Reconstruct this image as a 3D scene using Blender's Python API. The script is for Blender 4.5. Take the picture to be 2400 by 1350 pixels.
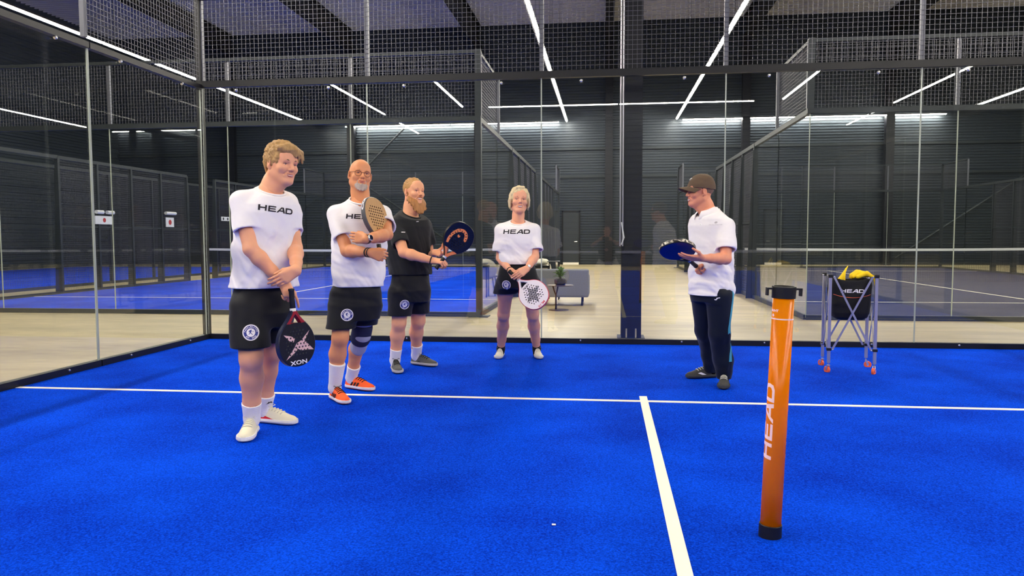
import bpy, bmesh, math, random
import numpy as np
from mathutils import Vector, Matrix
from mathutils.bvhtree import BVHTree
from mathutils.geometry import delaunay_2d_cdt

for o in list(bpy.data.objects):
    bpy.data.objects.remove(o, do_unlink=True)
SC = bpy.context.scene
COL = SC.collection
random.seed(7)
RNG = np.random.default_rng(7)

# ------------------------------------------------------------------ camera
CAM_POS = Vector((4.7175, -8.6177, 1.1919))
YAW, PITCH, ROLL, FPX = -0.12153, -0.06422, -0.00316, 1796.2
def _cam_axes():
    cy, sy = math.cos(YAW), math.sin(YAW); cp, sp = math.cos(PITCH), math.sin(PITCH)
    cr, sr = math.cos(ROLL), math.sin(ROLL)
    f = Vector((sy*cp, cy*cp, sp)); r = Vector((cy, -sy, 0)); u = r.cross(f)
    return cr*r + sr*u, -sr*r + cr*u, f
CR, CU, CF = _cam_axes()
cam_data = bpy.data.cameras.new('camera'); cam = bpy.data.objects.new('camera', cam_data); COL.objects.link(cam)
cam_data.sensor_width = 36.0; cam_data.lens = FPX*36.0/2400.0
cam_data.clip_start = 0.02; cam_data.clip_end = 200
cam.matrix_world = Matrix(((CR.x, CU.x, -CF.x, CAM_POS.x), (CR.y, CU.y, -CF.y, CAM_POS.y), (CR.z, CU.z, -CF.z, CAM_POS.z), (0, 0, 0, 1)))
SC.camera = cam

# ------------------------------------------------------------------ world and exposure (the hall is closed: its LED lines light it)
w = bpy.data.worlds.new('world'); SC.world = w; w.use_nodes = True
w.node_tree.nodes['Background'].inputs[0].default_value = (0.5, 0.55, 0.7, 1)
w.node_tree.nodes['Background'].inputs[1].default_value = 0.0
SC.view_settings.view_transform = 'Standard'; SC.view_settings.look = 'None'
SC.view_settings.gamma = 1.0; SC.view_settings.use_curve_mapping = False
SC.view_settings.exposure = 0.66
LED_STRENGTH = 118.0
SC.cycles.transparent_max_bounces = 40
SC.cycles.max_bounces = 8; SC.cycles.diffuse_bounces = 4; SC.cycles.glossy_bounces = 4
SC.cycles.sample_clamp_indirect = 6.0

# ------------------------------------------------------------------ helpers
def ray(px, py):
    d = CF*FPX + CR*(px-1200) - CU*(py-675)
    return d
def at(px, py, Y):
    d = ray(px, py); t = (Y-CAM_POS.y)/d.y
    return CAM_POS + d*t
def atx(px, py, X):
    d = ray(px, py); t = (X-CAM_POS.x)/d.x
    return CAM_POS + d*t
def gnd(px, py, z=0.0):
    d = ray(px, py); t = (z-CAM_POS.z)/d.z
    return CAM_POS + d*t
def lin(r, g=None, b=None):
    if g is None: g = b = r
    def f(c):
        c /= 255.0
        return c/12.92 if c <= 0.04045 else ((c+0.055)/1.055)**2.4
    return (f(r), f(g), f(b), 1.0)

def new_mat(name):
    m = bpy.data.materials.new(name); m.use_nodes = True
    return m, m.node_tree.nodes, m.node_tree.links, m.node_tree.nodes['Principled BSDF']
def mat(name, col, rough=0.6, metal=0.0, spec=0.4, noise=0.0, nscale=40.0, bump=0.0, bscale=200.0, stretch=None, alpha=1.0, sheen=0.0, coat=0.0):
    m, N, L, P = new_mat(name)
    if len(col) == 3: col = (*col, 1)
    P.inputs['Base Color'].default_value = col
    P.inputs['Roughness'].default_value = rough
    P.inputs['Metallic'].default_value = metal
    P.inputs['Specular IOR Level'].default_value = spec
    if sheen: P.inputs['Sheen Weight'].default_value = sheen
    if coat: P.inputs['Coat Weight'].default_value = coat
    if noise or bump:
        tc = N.new('ShaderNodeTexCoord'); mp = N.new('ShaderNodeMapping'); L.new(tc.outputs['Object'], mp.inputs[0])
        if stretch: mp.inputs['Scale'].default_value = stretch
        if noise:
            t = N.new('ShaderNodeTexNoise'); t.inputs['Scale'].default_value = nscale; t.inputs['Detail'].default_value = 4
            L.new(mp.outputs[0], t.inputs['Vector'])
            mx = N.new('ShaderNodeMix'); mx.data_type = 'RGBA'
            L.new(t.outputs[0], mx.inputs[0])
            mx.inputs[6].default_value = tuple(c*(1-noise) for c in col[:3])+(1,)
            mx.inputs[7].default_value = tuple(min(1, c*(1+noise)) for c in col[:3])+(1,)
            L.new(mx.outputs[2], P.inputs['Base Color'])
        if bump:
            t2 = N.new('ShaderNodeTexNoise'); t2.inputs['Scale'].default_value = bscale; t2.inputs['Detail'].default_value = 3
            L.new(mp.outputs[0], t2.inputs['Vector'])
            b = N.new('ShaderNodeBump'); b.inputs['Strength'].default_value = bump; b.inputs['Distance'].default_value = 0.004
            L.new(t2.outputs[0], b.inputs['Height']); L.new(b.outputs[0], P.inputs['Normal'])
    return m

def turf_mat(name, c0, c1):
    m, N, L, P = new_mat(name)
    tc = N.new('ShaderNodeTexCoord')
    n1 = N.new('ShaderNodeTexNoise'); n1.inputs['Scale'].default_value = 110; n1.inputs['Detail'].default_value = 5; n1.inputs['Roughness'].default_value = .75
    n2 = N.new('ShaderNodeTexNoise'); n2.inputs['Scale'].default_value = 1.3; n2.inputs['Detail'].default_value = 3
    L.new(tc.outputs['Object'], n1.inputs[0]); L.new(tc.outputs['Object'], n2.inputs[0])
    a = N.new('ShaderNodeMath'); a.operation = 'MULTIPLY_ADD'; a.inputs[1].default_value = .35; L.new(n2.outputs[0], a.inputs[0]); L.new(n1.outputs[0], a.inputs[2])
    rp = N.new('ShaderNodeValToRGB'); rp.color_ramp.elements[0].position = .50; rp.color_ramp.elements[1].position = .84
    rp.color_ramp.elements[0].color = c0; rp.color_ramp.elements[1].color = c1
    L.new(a.outputs[0], rp.inputs[0]); L.new(rp.outputs[0], P.inputs['Base Color'])
    P.inputs['Roughness'].default_value = .95; P.inputs['Specular IOR Level'].default_value = .03
    b = N.new('ShaderNodeBump'); b.inputs['Strength'].default_value = .55; b.inputs['Distance'].default_value = .012
    L.new(n1.outputs[0], b.inputs['Height']); L.new(b.outputs[0], P.inputs['Normal'])
    return m

def concrete_mat():
    m, N, L, P = new_mat('concrete_floor')
    tc = N.new('ShaderNodeTexCoord'); mp = N.new('ShaderNodeMapping'); mp.inputs['Scale'].default_value = (.35, 1.6, 1)
    L.new(tc.outputs['Object'], mp.inputs[0])
    n1 = N.new('ShaderNodeTexNoise'); n1.inputs['Scale'].default_value = 1.1; n1.inputs['Detail'].default_value = 7; n1.inputs['Roughness'].default_value = .6
    n2 = N.new('ShaderNodeTexNoise'); n2.inputs['Scale'].default_value = 9; n2.inputs['Detail'].default_value = 5
    L.new(mp.outputs[0], n1.inputs[0]); L.new(mp.outputs[0], n2.inputs[0])
    a = N.new('ShaderNodeMath'); a.operation = 'MULTIPLY_ADD'; a.inputs[1].default_value = .35; L.new(n2.outputs[0], a.inputs[0]); L.new(n1.outputs[0], a.inputs[2])
    rp = N.new('ShaderNodeValToRGB'); e = rp.color_ramp.elements
    e[0].position = .45; e[0].color = lin(138, 125, 95); e[1].position = .85; e[1].color = lin(180, 165, 127)
    L.new(a.outputs[0], rp.inputs[0]); L.new(rp.outputs[0], P.inputs['Base Color'])
    P.inputs['Roughness'].default_value = .42; P.inputs['Specular IOR Level'].default_value = .35
    return m

def glass_mat(name='court_glass', tint=(.972, .986, .980), gain=1.0):
    # thin clear pane: passes light straight on, mirrors by Schlick's law on both faces
    m, N, L, P = new_mat(name)
    N.remove(P); out = N['Material Output']
    tr = N.new('ShaderNodeBsdfTransparent'); tr.inputs[0].default_value = (*tint, 1)
    gl = N.new('ShaderNodeBsdfGlossy'); gl.inputs['Roughness'].default_value = 0.0; gl.inputs[0].default_value = (1, 1, 1, 1)
    lw = N.new('ShaderNodeLayerWeight'); lw.inputs[0].default_value = .5
    p5 = N.new('ShaderNodeMath'); p5.operation = 'POWER'; p5.inputs[1].default_value = 5
    L.new(lw.outputs['Facing'], p5.inputs[0])
    ma = N.new('ShaderNodeMath'); ma.operation = 'MULTIPLY_ADD'; ma.inputs[1].default_value = .9; ma.inputs[2].default_value = .043*gain
    L.new(p5.outputs[0], ma.inputs[0])
    mx = N.new('ShaderNodeMixShader'); L.new(ma.outputs[0], mx.inputs[0]); L.new(tr.outputs[0], mx.inputs[1]); L.new(gl.outputs[0], mx.inputs[2])
    L.new(mx.outputs[0], out.inputs[0])
    return m

def emit_mat(name, col, strength):
    m, N, L, P = new_mat(name)
    P.inputs['Base Color'].default_value = (.9, .9, .9, 1)
    P.inputs['Emission Color'].default_value = (*col, 1); P.inputs['Emission Strength'].default_value = strength
    return m

M = {}
M['turf'] = turf_mat('blue_turf', lin(0, 30, 156), lin(4, 86, 250))
M['turf_grey'] = turf_mat('slate_turf', lin(40, 44, 78), lin(66, 72, 106))
M['concrete'] = concrete_mat()
M['line'] = mat('line_white', lin(246, 240, 226), .9, spec=.1, noise=.06, nscale=90, bump=.4, bscale=160)
M['steel'] = mat('grey_steel', lin(46, 52, 57), .45, metal=.25, noise=.08, nscale=3)
M['steel_dark'] = mat('black_steel', lin(24, 25, 30), .4, metal=.2, noise=.15, nscale=4)
M['steel_navy'] = mat('navy_steel', lin(10, 13, 24), .5, noise=.1, nscale=3)
M['wire'] = mat('galvanised_wire', lin(92, 93, 102), .4, metal=.4)
M['post'] = mat('mesh_post_steel', lin(104, 106, 116), .4, metal=.3)
M['bolt'] = mat('zinc_bolt', lin(225, 225, 222), .25, metal=.8)
M['clad'] = mat('dark_cladding', lin(54, 61, 70), .40, metal=.3, noise=.1, nscale=1.5)
M['deck'] = mat('ceiling_deck', lin(188, 188, 190), .55, noise=.04, nscale=2)
M['beam'] = mat('ceiling_beam', lin(17, 17, 22), .6)
M['glass'] = glass_mat()
M['seal'] = mat('glass_edge', lin(168, 176, 164), .35, spec=.5)
M['net'] = mat('net_cord', lin(28, 30, 36), .8)
M['tape'] = mat('net_tape', lin(240, 240, 238), .8)
M['led'] = emit_mat('led_diffuser', (1.0, .93, .80), LED_STRENGTH)
M['black'] = mat('black_plastic', lin(18, 18, 20), .45)
M['white'] = mat('white_plastic', lin(236, 236, 232), .4)
M['alu'] = mat('anodised_aluminium', lin(186, 184, 196), .32, metal=.7)

class MB:
    """collects boxes, tubes and prisms, then links them as one mesh object"""
    def __init__(s): s.v = []; s.f = []
    def add(s, vs, fs):
        n = len(s.v); s.v += [tuple(v) for v in vs]; s.f += [tuple(i+n for i in f) for f in fs]
    def box(s, a, b):
        x0, y0, z0 = a; x1, y1, z1 = b
        s.add([(x0,y0,z0),(x1,y0,z0),(x1,y1,z0),(x0,y1,z0),(x0,y0,z1),(x1,y0,z1),(x1,y1,z1),(x0,y1,z1)],
              [(0,3,2,1),(4,5,6,7),(0,1,5,4),(1,2,6,5),(2,3,7,6),(3,0,4,7)])
        return s
    def bar(s, p, q, w, h=None, up=(0,0,1), cap=True):
        h = h or w; p = Vector(p); q = Vector(q); d = (q-p).normalized(); u = Vector(up)
        if abs(d.dot(u)) > .98: u = Vector((1,0,0))
        x = d.cross(u).normalized(); y = x.cross(d)
        vs = [e + x*(sx*w/2) + y*(sy*h/2) for e in (p, q) for sx, sy in ((-1,-1),(1,-1),(1,1),(-1,1))]
        fs = [(0,1,5,4),(1,2,6,5),(2,3,7,6),(3,0,4,7)]
        if cap: fs += [(3,2,1,0),(4,5,6,7)]
        s.add(vs, fs); return s
    def tube(s, pts, r, n=10, closed=False, cap=True):
        pts = [Vector(p) for p in pts]; m = len(pts); rs = r if hasattr(r, '__len__') else [r]*m
        vs = []; prev = None
        for i, p in enumerate(pts):
            if closed: d = pts[(i+1) % m]-pts[i-1]
            else: d = pts[min(i+1, m-1)]-pts[max(i-1, 0)]
            d.normalize()
            if prev is None:
                u = Vector((0,0,1)) if abs(d.z) < .9 else Vector((1,0,0)); x = d.cross(u).normalized()
            else:
                x = (prev - d*prev.dot(d)).normalized()
            prev = x; y = d.cross(x)
            for k in range(n):
                a = 2*math.pi*k/n; vs.append(p + (x*math.cos(a)+y*math.sin(a))*rs[i])
        fs = []
        for i in range(m if closed else m-1):
            j = (i+1) % m
            for k in range(n):
                l = (k+1) % n; fs.append((i*n+k, i*n+l, j*n+l, j*n+k))
        if cap and not closed:
            fs.append(tuple(range(n-1, -1, -1))); fs.append(tuple((m-1)*n+k for k in range(n)))
        s.add(vs, fs); return s
    def lathe(s, c, prof, n=24, axis=None):
        """prof: (radius, height) pairs about a vertical axis through c"""
        c = Vector(c); ax = Vector(axis).normalized() if axis is not None else Vector((0,0,1))
        u = ax.orthogonal().normalized(); v = ax.cross(u); vs = []; fs = []
        for r, h in prof:
            for k in range(n):
                a = 2*math.pi*k/n; vs.append(c + ax*h + (u*math.cos(a)+v*math.sin(a))*r)
        for i in range(len(prof)-1):
            for k in range(n):
                l = (k+1) % n; fs.append((i*n+k, i*n+l, (i+1)*n+l, (i+1)*n+k))
        s.add(vs, fs); return s
    def build(s, name, m, parent=None, smooth=False, bevel=0.0):
        me = bpy.data.meshes.new(name); me.from_pydata([tuple(v) for v in s.v], [], s.f); me.update()
        return finish(name, me, m, parent, smooth, bevel)

def finish(name, me, m, parent=None, smooth=False, bevel=0.0):
    o = bpy.data.objects.new(name, me); COL.objects.link(o)
    for x in (m if isinstance(m, (list, tuple)) else [m]): me.materials.append(x)
    if smooth: me.shade_smooth()
    if parent: attach(o, parent)
    if bevel:
        b = o.modifiers.new('bevel', 'BEVEL'); b.width = bevel; b.segments = 2; b.limit_method = 'ANGLE'
    return o
def attach(o, parent):
    o.parent = parent; o.matrix_parent_inverse = parent.matrix_world.inverted() if parent.type != 'EMPTY' else Matrix.Translation(-parent.location) if not any(parent.rotation_euler) and not parent.parent else parent.matrix_world.inverted()
def tag(o, label=None, cat=None, group=None, kind=None):
    if label: o['label'] = label
    if cat: o['category'] = cat
    if group: o['group'] = group
    if kind: o['kind'] = kind
    return o
def empty(name, loc, label=None, cat=None, group=None, kind=None):
    o = bpy.data.objects.new(name, None); COL.objects.link(o); o.location = loc; o.empty_display_size = .1
    o.matrix_world = Matrix.Translation(loc)
    return tag(o, label, cat, group, kind)
def link_copy(src, name, loc, parent=None):
    """another object sharing the source's mesh, moved by loc"""
    o = bpy.data.objects.new(name, src.data); COL.objects.link(o); o.location = loc
    o.matrix_world = Matrix.Translation(loc)
    if parent: attach(o, parent)
    return o

# ================================================================== the hall
X0, X1, Y0, Y1, ZC = -19.0, 29.0, -24.0, 26.7, 10.9
tag(MB().box((X0, Y0, -.2), (X1, Y1, 0)).build('floor', M['concrete']), 'pale beige concrete floor of the hall', kind='structure')
# turf of our court and of the neighbouring courts: thin slabs with real edges
def slab(name, x0, y0, x1, y1, m, label):
    return tag(MB().box((x0, y0, -.01), (x1, y1, .012)).build(name, m), label, kind='structure')
slab('floor_turf', 0.03, -20, 9.97, -0.03, M['turf'], 'bright blue artificial turf of the court in front')
LC = (-7.2, 2.95); RC = (7.62, 2.95)
slab('floor_turf.001', LC[0]+.04, LC[1]+.04, LC[0]+9.98, LC[1]+19.96, M['turf'], 'blue turf of the neighbouring court behind the players')
slab('floor_turf.002', RC[0]+.04, RC[1]+.04, RC[0]+9.98, RC[1]+19.96, M['turf_grey'], 'slate blue turf of the neighbouring court behind the ball cart')
slab('floor_turf.003', -18.6, 2.99, -8.9, 22.9, M['turf'], 'blue turf of the far court beyond two fences')
# painted lines
def line(name, x0, y0, x1, y1, label, z=.012):
    return tag(MB().box((x0, y0, z-.004), (x1, y1, z+.003)).build(name, M['line']), label, kind='structure')
line('trim_1', 0.03, -3.075, 9.97, -3.025, 'white service line crossing the blue turf')
line('trim_2', 4.972, -10, 5.028, -2.88, 'white centre line running to the service line', z=.0125)
for k, (cx, cy) in enumerate((LC, RC)):
    line('trim_%d' % (3+3*k), cx+.04, cy+3.1, cx+9.96, cy+3.15, 'white service line of the court behind')
    line('trim_%d' % (4+3*k), cx+.04, cy+16.9, cx+9.96, cy+16.95, 'white far service line of the court behind')
    line('trim_%d' % (5+3*k), cx+4.98, cy+3, cx+5.03, cy+17, 'white centre line of the court behind', z=.0125)

# corrugated cladding: horizontal ribs that stand proud
def ribbed_wall(name, m, a, b, z0, z1, pitch, depth, normal, label):
    """wall from a to b (xy) with horizontal ribs"""
    mb = MB(); n = int(round((z1-z0)/pitch)); zs = []
    for i in range(n):
        z = z0+i*pitch
        zs += [(z, 0), (z+pitch*.42, 0), (z+pitch*.52, depth), (z+pitch*.90, depth)]
    zs.append((z1, 0))
    a = Vector(a); b = Vector(b); nn = Vector(normal)
    vs = []
    for z, d in zs:
        vs += [(a.x+nn.x*d, a.y+nn.y*d, z), (b.x+nn.x*d, b.y+nn.y*d, z)]
    mb.add(vs, [(2*i, 2*i+1, 2*i+3, 2*i+2) for i in range(len(zs)-1)])
    return tag(mb.build(name, m), label, kind='structure')
ribbed_wall('wall_back', M['clad'], (X0, Y1), (X1, Y1), 0, 6.6, .12, .035, (0, -1), 'dark grey end wall of horizontal ribbed metal cladding')
ribbed_wall('wall_back_upper', M['clad'], (X0, Y1-.02), (X1, Y1-.02), 6.6, ZC, .25, .04, (0, -1), 'upper part of the ribbed end wall above the light lines')
ribbed_wall('wall_left', M['clad'], (X0, Y0), (X0, Y1), 0, ZC, .25, .04, (1, 0), 'dark side wall of the hall')
ribbed_wall('wall_right', M['clad'], (X1, Y0), (X1, Y1), 0, ZC, .25, .04, (-1, 0), 'dark side wall of the hall')
ribbed_wall('wall_front', M['clad'], (X0, Y0), (X1, Y0), 0, ZC, .25, .04, (0, 1), 'dark wall of the hall facing the courts')
# ceiling deck ribs run across the hall
mb = MB(); n = int((Y1-Y0)/.25); ys = []
for i in range(n):
    y = Y0+i*.25; ys += [(y, 0), (y+.12, 0), (y+.15, -.06), (y+.22, -.06)]
ys.append((Y1, 0)); vs = []
for y, d in ys: vs += [(X0, y, ZC+d), (X1, y, ZC+d)]
mb.add(vs, [(2*i, 2*i+2, 2*i+3, 2*i+1) for i in range(len(ys)-1)])
tag(mb.build('ceiling', M['deck']), 'pale ribbed metal roof deck', kind='structure')

def i_beam(mb, p, q, w, h, t=.02):
    p = Vector(p); q = Vector(q); d = (q-p).normalized()
    up = Vector((0,0,1)) if abs(d.z) < .9 else Vector((0,1,0))
    mb.bar(p+up*(h/2-t/2), q+up*(h/2-t/2), w, t, up); mb.bar(p-up*(h/2-t/2), q-up*(h/2-t/2), w, t, up)
    mb.bar(p, q, t*.8, h-2*t, up)
# roof beams along the hall and posts on the end wall
for k, bx in enumerate((-13.0, -7.1, -1.1, 4.85, 10.8, 16.8, 22.7)):
    mb = MB(); i_beam(mb, (bx, Y0, ZC-.5), (bx, Y1-.1, ZC-.5), .34, .86, .03)
    tag(mb.build('roof_beam', M['beam']), 'black steel roof beam running the length of the hall', 'beam', 'roof beams under the deck')
    mb = MB(); i_beam(mb, (bx, Y1-.3, 0), (bx, Y1-.3, ZC-.95), .34, .3, .02)
    tag(mb.build('wall_column', M['steel_navy']), 'dark steel column standing against the ribbed end wall', 'column', 'columns along the end wall')
# diagonal bracing rods on the end wall
for k, (a, b) in enumerate((((-6.7, 4.25), (-4.6, 6.3)), ((-6.7, 3.85), (-1.5, 0.4)), ((17.2, .3), (22.3, 3.8)))):
    tag(MB().tube([(a[0], Y1-.24, a[1]), (b[0], Y1-.24, b[1])], .05, 8).build('trim_%d' % (20+k), M['steel']), ('short diagonal brace high on the end wall', 'long diagonal brace rod behind the blue court', 'diagonal brace rod behind the slate blue court')[k], kind='structure')
for k, z in enumerate((3.95, 5.2)):
    tag(MB().box((X0, Y1-.14, z), (X1, Y1-.06, z+.1)).build('wall_rail', M['steel']), ('lower', 'upper')[k]+' horizontal steel rail across the ribbed end wall', 'rail')

# free-standing column just outside our back glass, with its conduit
col = empty('steel_column', (5.02, .62, 0), 'dark steel column standing close behind the glass wall', 'column')
mb = MB(); i_beam(mb, (5.02, .62, .02), (5.02, .62, ZC-.95), .235, .26, .018); mb.build('shaft', M['steel_navy'], col)
MB().box((4.86, .45, 0), (5.18, .79, .02)).build('base_plate', M['steel_navy'], col)
for sx in (-.055, .055):
    MB().tube([(5.02+sx, .485, .02), (5.02+sx, .485, .13)], .011, 8).build('anchor_bolt', M['bolt'], col)
for x in (4.885, 4.915):
    MB().tube([(x, .47, 1.1), (x, .47, ZC-1)], .009, 8).build('conduit', M['alu'], col)
MB().box((4.94, .43, 1.02), (5.03, .49, 1.10)).build('socket', M['black'], col)
MB().tube([(4.90, .46, 1.12), (4.93, .44, 1.2), (4.90, .44, 1.38)], .008, 8).build('plug_lead', M['white'], col)

# door in the end wall
d = empty('door_1', (3.13, Y1-.05, 0), kind='structure')
MB().box((2.78, Y1-.10, .12), (3.50, Y1-.04, 2.40)).build('door_leaf', mat('door_grey', lin(44, 50, 56), .5), d)
f = MB(); f.box((2.72, Y1-.12, .0), (2.78, Y1-.03, 2.46)); f.box((3.50, Y1-.12, 0), (3.56, Y1-.03, 2.46)); f.box((2.72, Y1-.12, 2.40), (3.56, Y1-.03, 2.46))
f.build('door_frame', M['steel_dark'], d)
MB().tube([(3.44, Y1-.15, 1.05), (3.30, Y1-.15, 1.05)], .018, 8).build('door_handle', M['bolt'], d)
MB().box((2.78, Y1-.16, 0), (3.50, Y1-.04, .10)).build('threshold', M['line'], d)

# ================================================================== court enclosures
def wire_grid(p, q, z0, z1, pitch=.0508, r=.0018):
    """square wire mesh between p and q"""
    mb = MB(); p = Vector((p[0], p[1], 0)); q = Vector((q[0], q[1], 0)); L = (q-p).length; d = (q-p)/L; nn = Vector((-d.y, d.x, 0))
    def prism(a, b, u):
        vs = [e+nn*(sx*r)+u*(sy*r) for e in (a, b) for sx, sy in ((-1,-1),(1,-1),(1,1),(-1,1))]
        mb.add(vs, [(0,1,5,4),(1,2,6,5),(2,3,7,6),(3,0,4,7)])
    n = int(L/pitch)
    for i in range(n+1):
        b = p+d*(i*L/n); prism(b+Vector((0,0,z0)), b+Vector((0,0,z1)), d)
    m = max(1, int(round((z1-z0)/pitch)))
    for j in range(m+1):
        z = z0+(z1-z0)*j/m; prism(p+Vector((0,0,z)), q+Vector((0,0,z)), Vector((0,0,1)))
    return mb

def wall_run(root, p, q, npan, glass_h=3.0, mesh_to=None, glass=True, bolts=True, inward=(0,-1), mesh_from=None, base=True, steel='steel', wire='wire', joints=True, first_post=True, rail=.075, rz=.005):
    """one straight side of an enclosure: base rail, panes with edges, head rail, wire mesh above"""
    p = Vector((p[0], p[1], 0)); q = Vector((q[0], q[1], 0)); L = (q-p).length; d = (q-p)/L; nn = Vector((inward[0], inward[1], 0))
    S = M[steel]; pw = L/npan
    if base:
        MB().bar(p+Vector((0,0,.035)), q+Vector((0,0,.035)), .07, .07).build('base_rail', S, root)
    if glass:
        for i in range(npan):
            a = p+d*(i*pw+.006); b = p+d*((i+1)*pw-.006)
            MB().bar(a+Vector((0,0,(glass_h+.06)/2)), b+Vector((0,0,(glass_h+.06)/2)), .012, glass_h-.06).build('glass_pane', M['glass'], root)
            if bolts:
                for t in (.22, .78):
                    for z, rr in ((.05, .011), (glass_h-.075, .017)):
                        c = a+(b-a)*t+Vector((0,0,z))+nn*.035
                        MB().lathe(c, [(0, .014), (rr*.6, .013), (rr, .007), (rr, -.012), (0, -.012)], 8, axis=nn).build('bolt', M['bolt'], root)
        if joints:
            for i in range(npan+1):
                c = p+d*(i*pw)
                MB().bar(c+Vector((0,0,.03)), c+Vector((0,0,glass_h)), .010, .013, up=d).build('joint_strip', M['seal'], root)
    MB().bar(p+Vector((0,0,glass_h+rz)), q+Vector((0,0,glass_h+rz)), .06, rail).build('head_rail', S, root)
    if mesh_to:
        z0 = glass_h+.045
        MB().bar(p+Vector((0,0,mesh_to)), q+Vector((0,0,mesh_to)), .05, .05).build('top_rail', S, root)
        for i in range(npan+1):
            if i == 0 and not first_post: continue
            c = p+d*(i*pw); MB().bar(c-nn*.03+Vector((0,0,z0)), c-nn*.03+Vector((0,0,mesh_to)), .045, .045, up=d).build('mesh_post', M['post'], root)
        tag(wire_grid(p, q, z0, mesh_to-.025).build('wire_mesh', M[wire], root), kind='stuff')

def mesh_run(root, p, q, h, npost, steel='steel', wire='wire', fins=None, pitch=.0508):
    """fence of posts, rails and wire mesh down to the ground"""
    p = Vector((p[0], p[1], 0)); q = Vector((q[0], q[1], 0)); L = (q-p).length; d = (q-p)/L
    S = M[steel]
    MB().bar(p+Vector((0,0,.035)), q+Vector((0,0,.035)), .06, .07).build('base_rail', S, root)
    MB().bar(p+Vector((0,0,h)), q+Vector((0,0,h)), .075, .075).build('head_rail', S, root)
    MB().bar(p+Vector((0,0,h*.5)), q+Vector((0,0,h*.5)), .04, .04).build('mid_rail', S, root)
    for i in range(npost+1):
        c = p+d*(i*L/npost)
        MB().bar(c, c+Vector((0,0,h)), .08, .06, up=d).build('fence_post', S, root)
        if fins:
            f = Vector((fins[0], fins[1], 0)); mb = MB(); t = d*.006
            vs = [c+f*.04, c+f*.15, c+f*.05+Vector((0,0,h-.1)), c+f*.04+Vector((0,0,h-.1))]
            mb.add([v-t for v in vs]+[v+t for v in vs], [(0,1,2,3),(7,6,5,4),(0,4,5,1),(1,5,6,2),(2,6,7,3),(3,7,4,0)])
            mb.build('post_fin', S, root)
    tag(wire_grid(p, q, .07, h-.03, pitch=pitch).build('wire_mesh', M[wire], root), kind='stuff')

# our own court: back wall, left wall, right wall (its camera half)
wb = empty('wall_court_back', (5, 0, 0), 'clear glass back wall of our court with wire mesh above', kind='structure')
wall_run(wb, (0, 0), (10, 0), 5, mesh_to=4.0, steel='steel_dark')
wl = empty('wall_court_left', (0, -2, 0), 'clear glass side wall of our court beside the players', kind='structure')
wall_run(wl, (0, -.04), (0, -2), 1, mesh_to=4.0, steel='steel_dark', inward=(1, 0), first_post=False, rail=.055, rz=-.03)
wall_run(wl, (0, -2.014), (0, -4), 1, steel='steel_dark', inward=(1, 0), rail=.055, rz=-.03)
mesh_run(wl, (0, -4), (0, -10), 3, 3, steel='steel_dark')
MB().bar((-.03, .03, .0), (-.03, .03, 4.0), .07, .07).build('corner_post', M['steel_dark'], wl)
wr = empty('wall_court_right', (10, -2, 0), 'clear glass side wall of our court past the ball cart', kind='structure')
wall_run(wr, (10, 0), (10, -4), 2, mesh_to=4.0, steel='steel_dark', inward=(-1, 0))
mesh_run(wr, (10, -4), (10, -10), 3, 3, steel='steel_dark')

def court(cx, cy, label, flip=False, back=True):
    e = empty('court_enclosure', (cx+5, cy+10, 0), label, 'court fence')
    wall_run(e, (cx, cy), (cx+10, cy), 5, mesh_to=4.0, bolts=False, wire='wire')
    wall_run(e, (cx, cy+20), (cx+10, cy+20), 5, mesh_to=4.0, bolts=False, wire='wire')
    for sx, out in ((cx, -1), (cx+10, 1)):
        wall_run(e, (sx, cy), (sx, cy+2), 1, mesh_to=4.0, bolts=False, inward=(-out, 0), wire='wire')
        wall_run(e, (sx, cy+2), (sx, cy+4), 1, bolts=False, inward=(-out, 0))
        mesh_run(e, (sx, cy+4), (sx, cy+9.2), 3, 4, fins=(out, 0))
        mesh_run(e, (sx, cy+10.8), (sx, cy+16), 3, 4, fins=(out, 0))
        wall_run(e, (sx, cy+16), (sx, cy+18), 1, bolts=False, inward=(-out, 0))
        wall_run(e, (sx, cy+18), (sx, cy+20), 1, mesh_to=4.0, bolts=False, inward=(-out, 0), wire='wire')
        for y in (cy, cy+20):
            low = flip and y == cy and sx == cx      # frameless glass corner below the mesh
            MB().bar((sx, y, 2.97 if low else 0), (sx, y, 4.03), .09, .09).build('corner_post', M['steel'], e)
            if not low: MB().box((sx-.15, y-.13, 0), (sx+.15, y+.13, .015)).build('foot_plate', M['steel'], e)
    return e
court(*LC, 'grey steel and glass fence around the blue neighbouring court')
court(*RC, 'grey steel and glass fence around the slate blue neighbouring court', flip=True)
# fence of the court beyond, on the far left
e = empty('court_fence', (-8.8, 13, 0), 'dark mesh fence of the far left court beyond the aisle', 'court fence')
mesh_run(e, (-8.8, 3), (-8.8, 23), 3, 10)

def net(x0, x1, y, label):
    e = empty('padel_net', ((x0+x1)/2, y, 0), label, 'net')
    tag(wire_grid((x0, y), (x1, y), .03, .86, pitch=.045, r=.0016).build('netting', M['net'], e), kind='stuff')
    n = 20; mb = MB(); vs = []
    for i in range(n+1):
        t = i/n; x = x0+(x1-x0)*t; z = .86+.045*(2*t-1)**2
        vs += [(x, y-.008, z-.03), (x, y-.008, z+.035), (x, y+.008, z+.035), (x, y+.008, z-.03)]
    mb.add(vs, [(4*i+a, 4*i+4+a, 4*i+4+(a+1) % 4, 4*i+(a+1) % 4) for i in range(n) for a in range(4)])
    mb.build('tape', M['tape'], e)
    for x in (x0, x1):
        MB().tube([(x, y, 0), (x, y, .95)], .04, 12).build('net_post', M['steel_dark'], e)
net(LC[0]+.1, LC[0]+9.9, LC[1]+10, 'black net with white tape across the blue neighbouring court')
net(RC[0]+.1, RC[0]+9.9, RC[1]+10, 'black net with white tape across the slate blue court')
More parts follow.
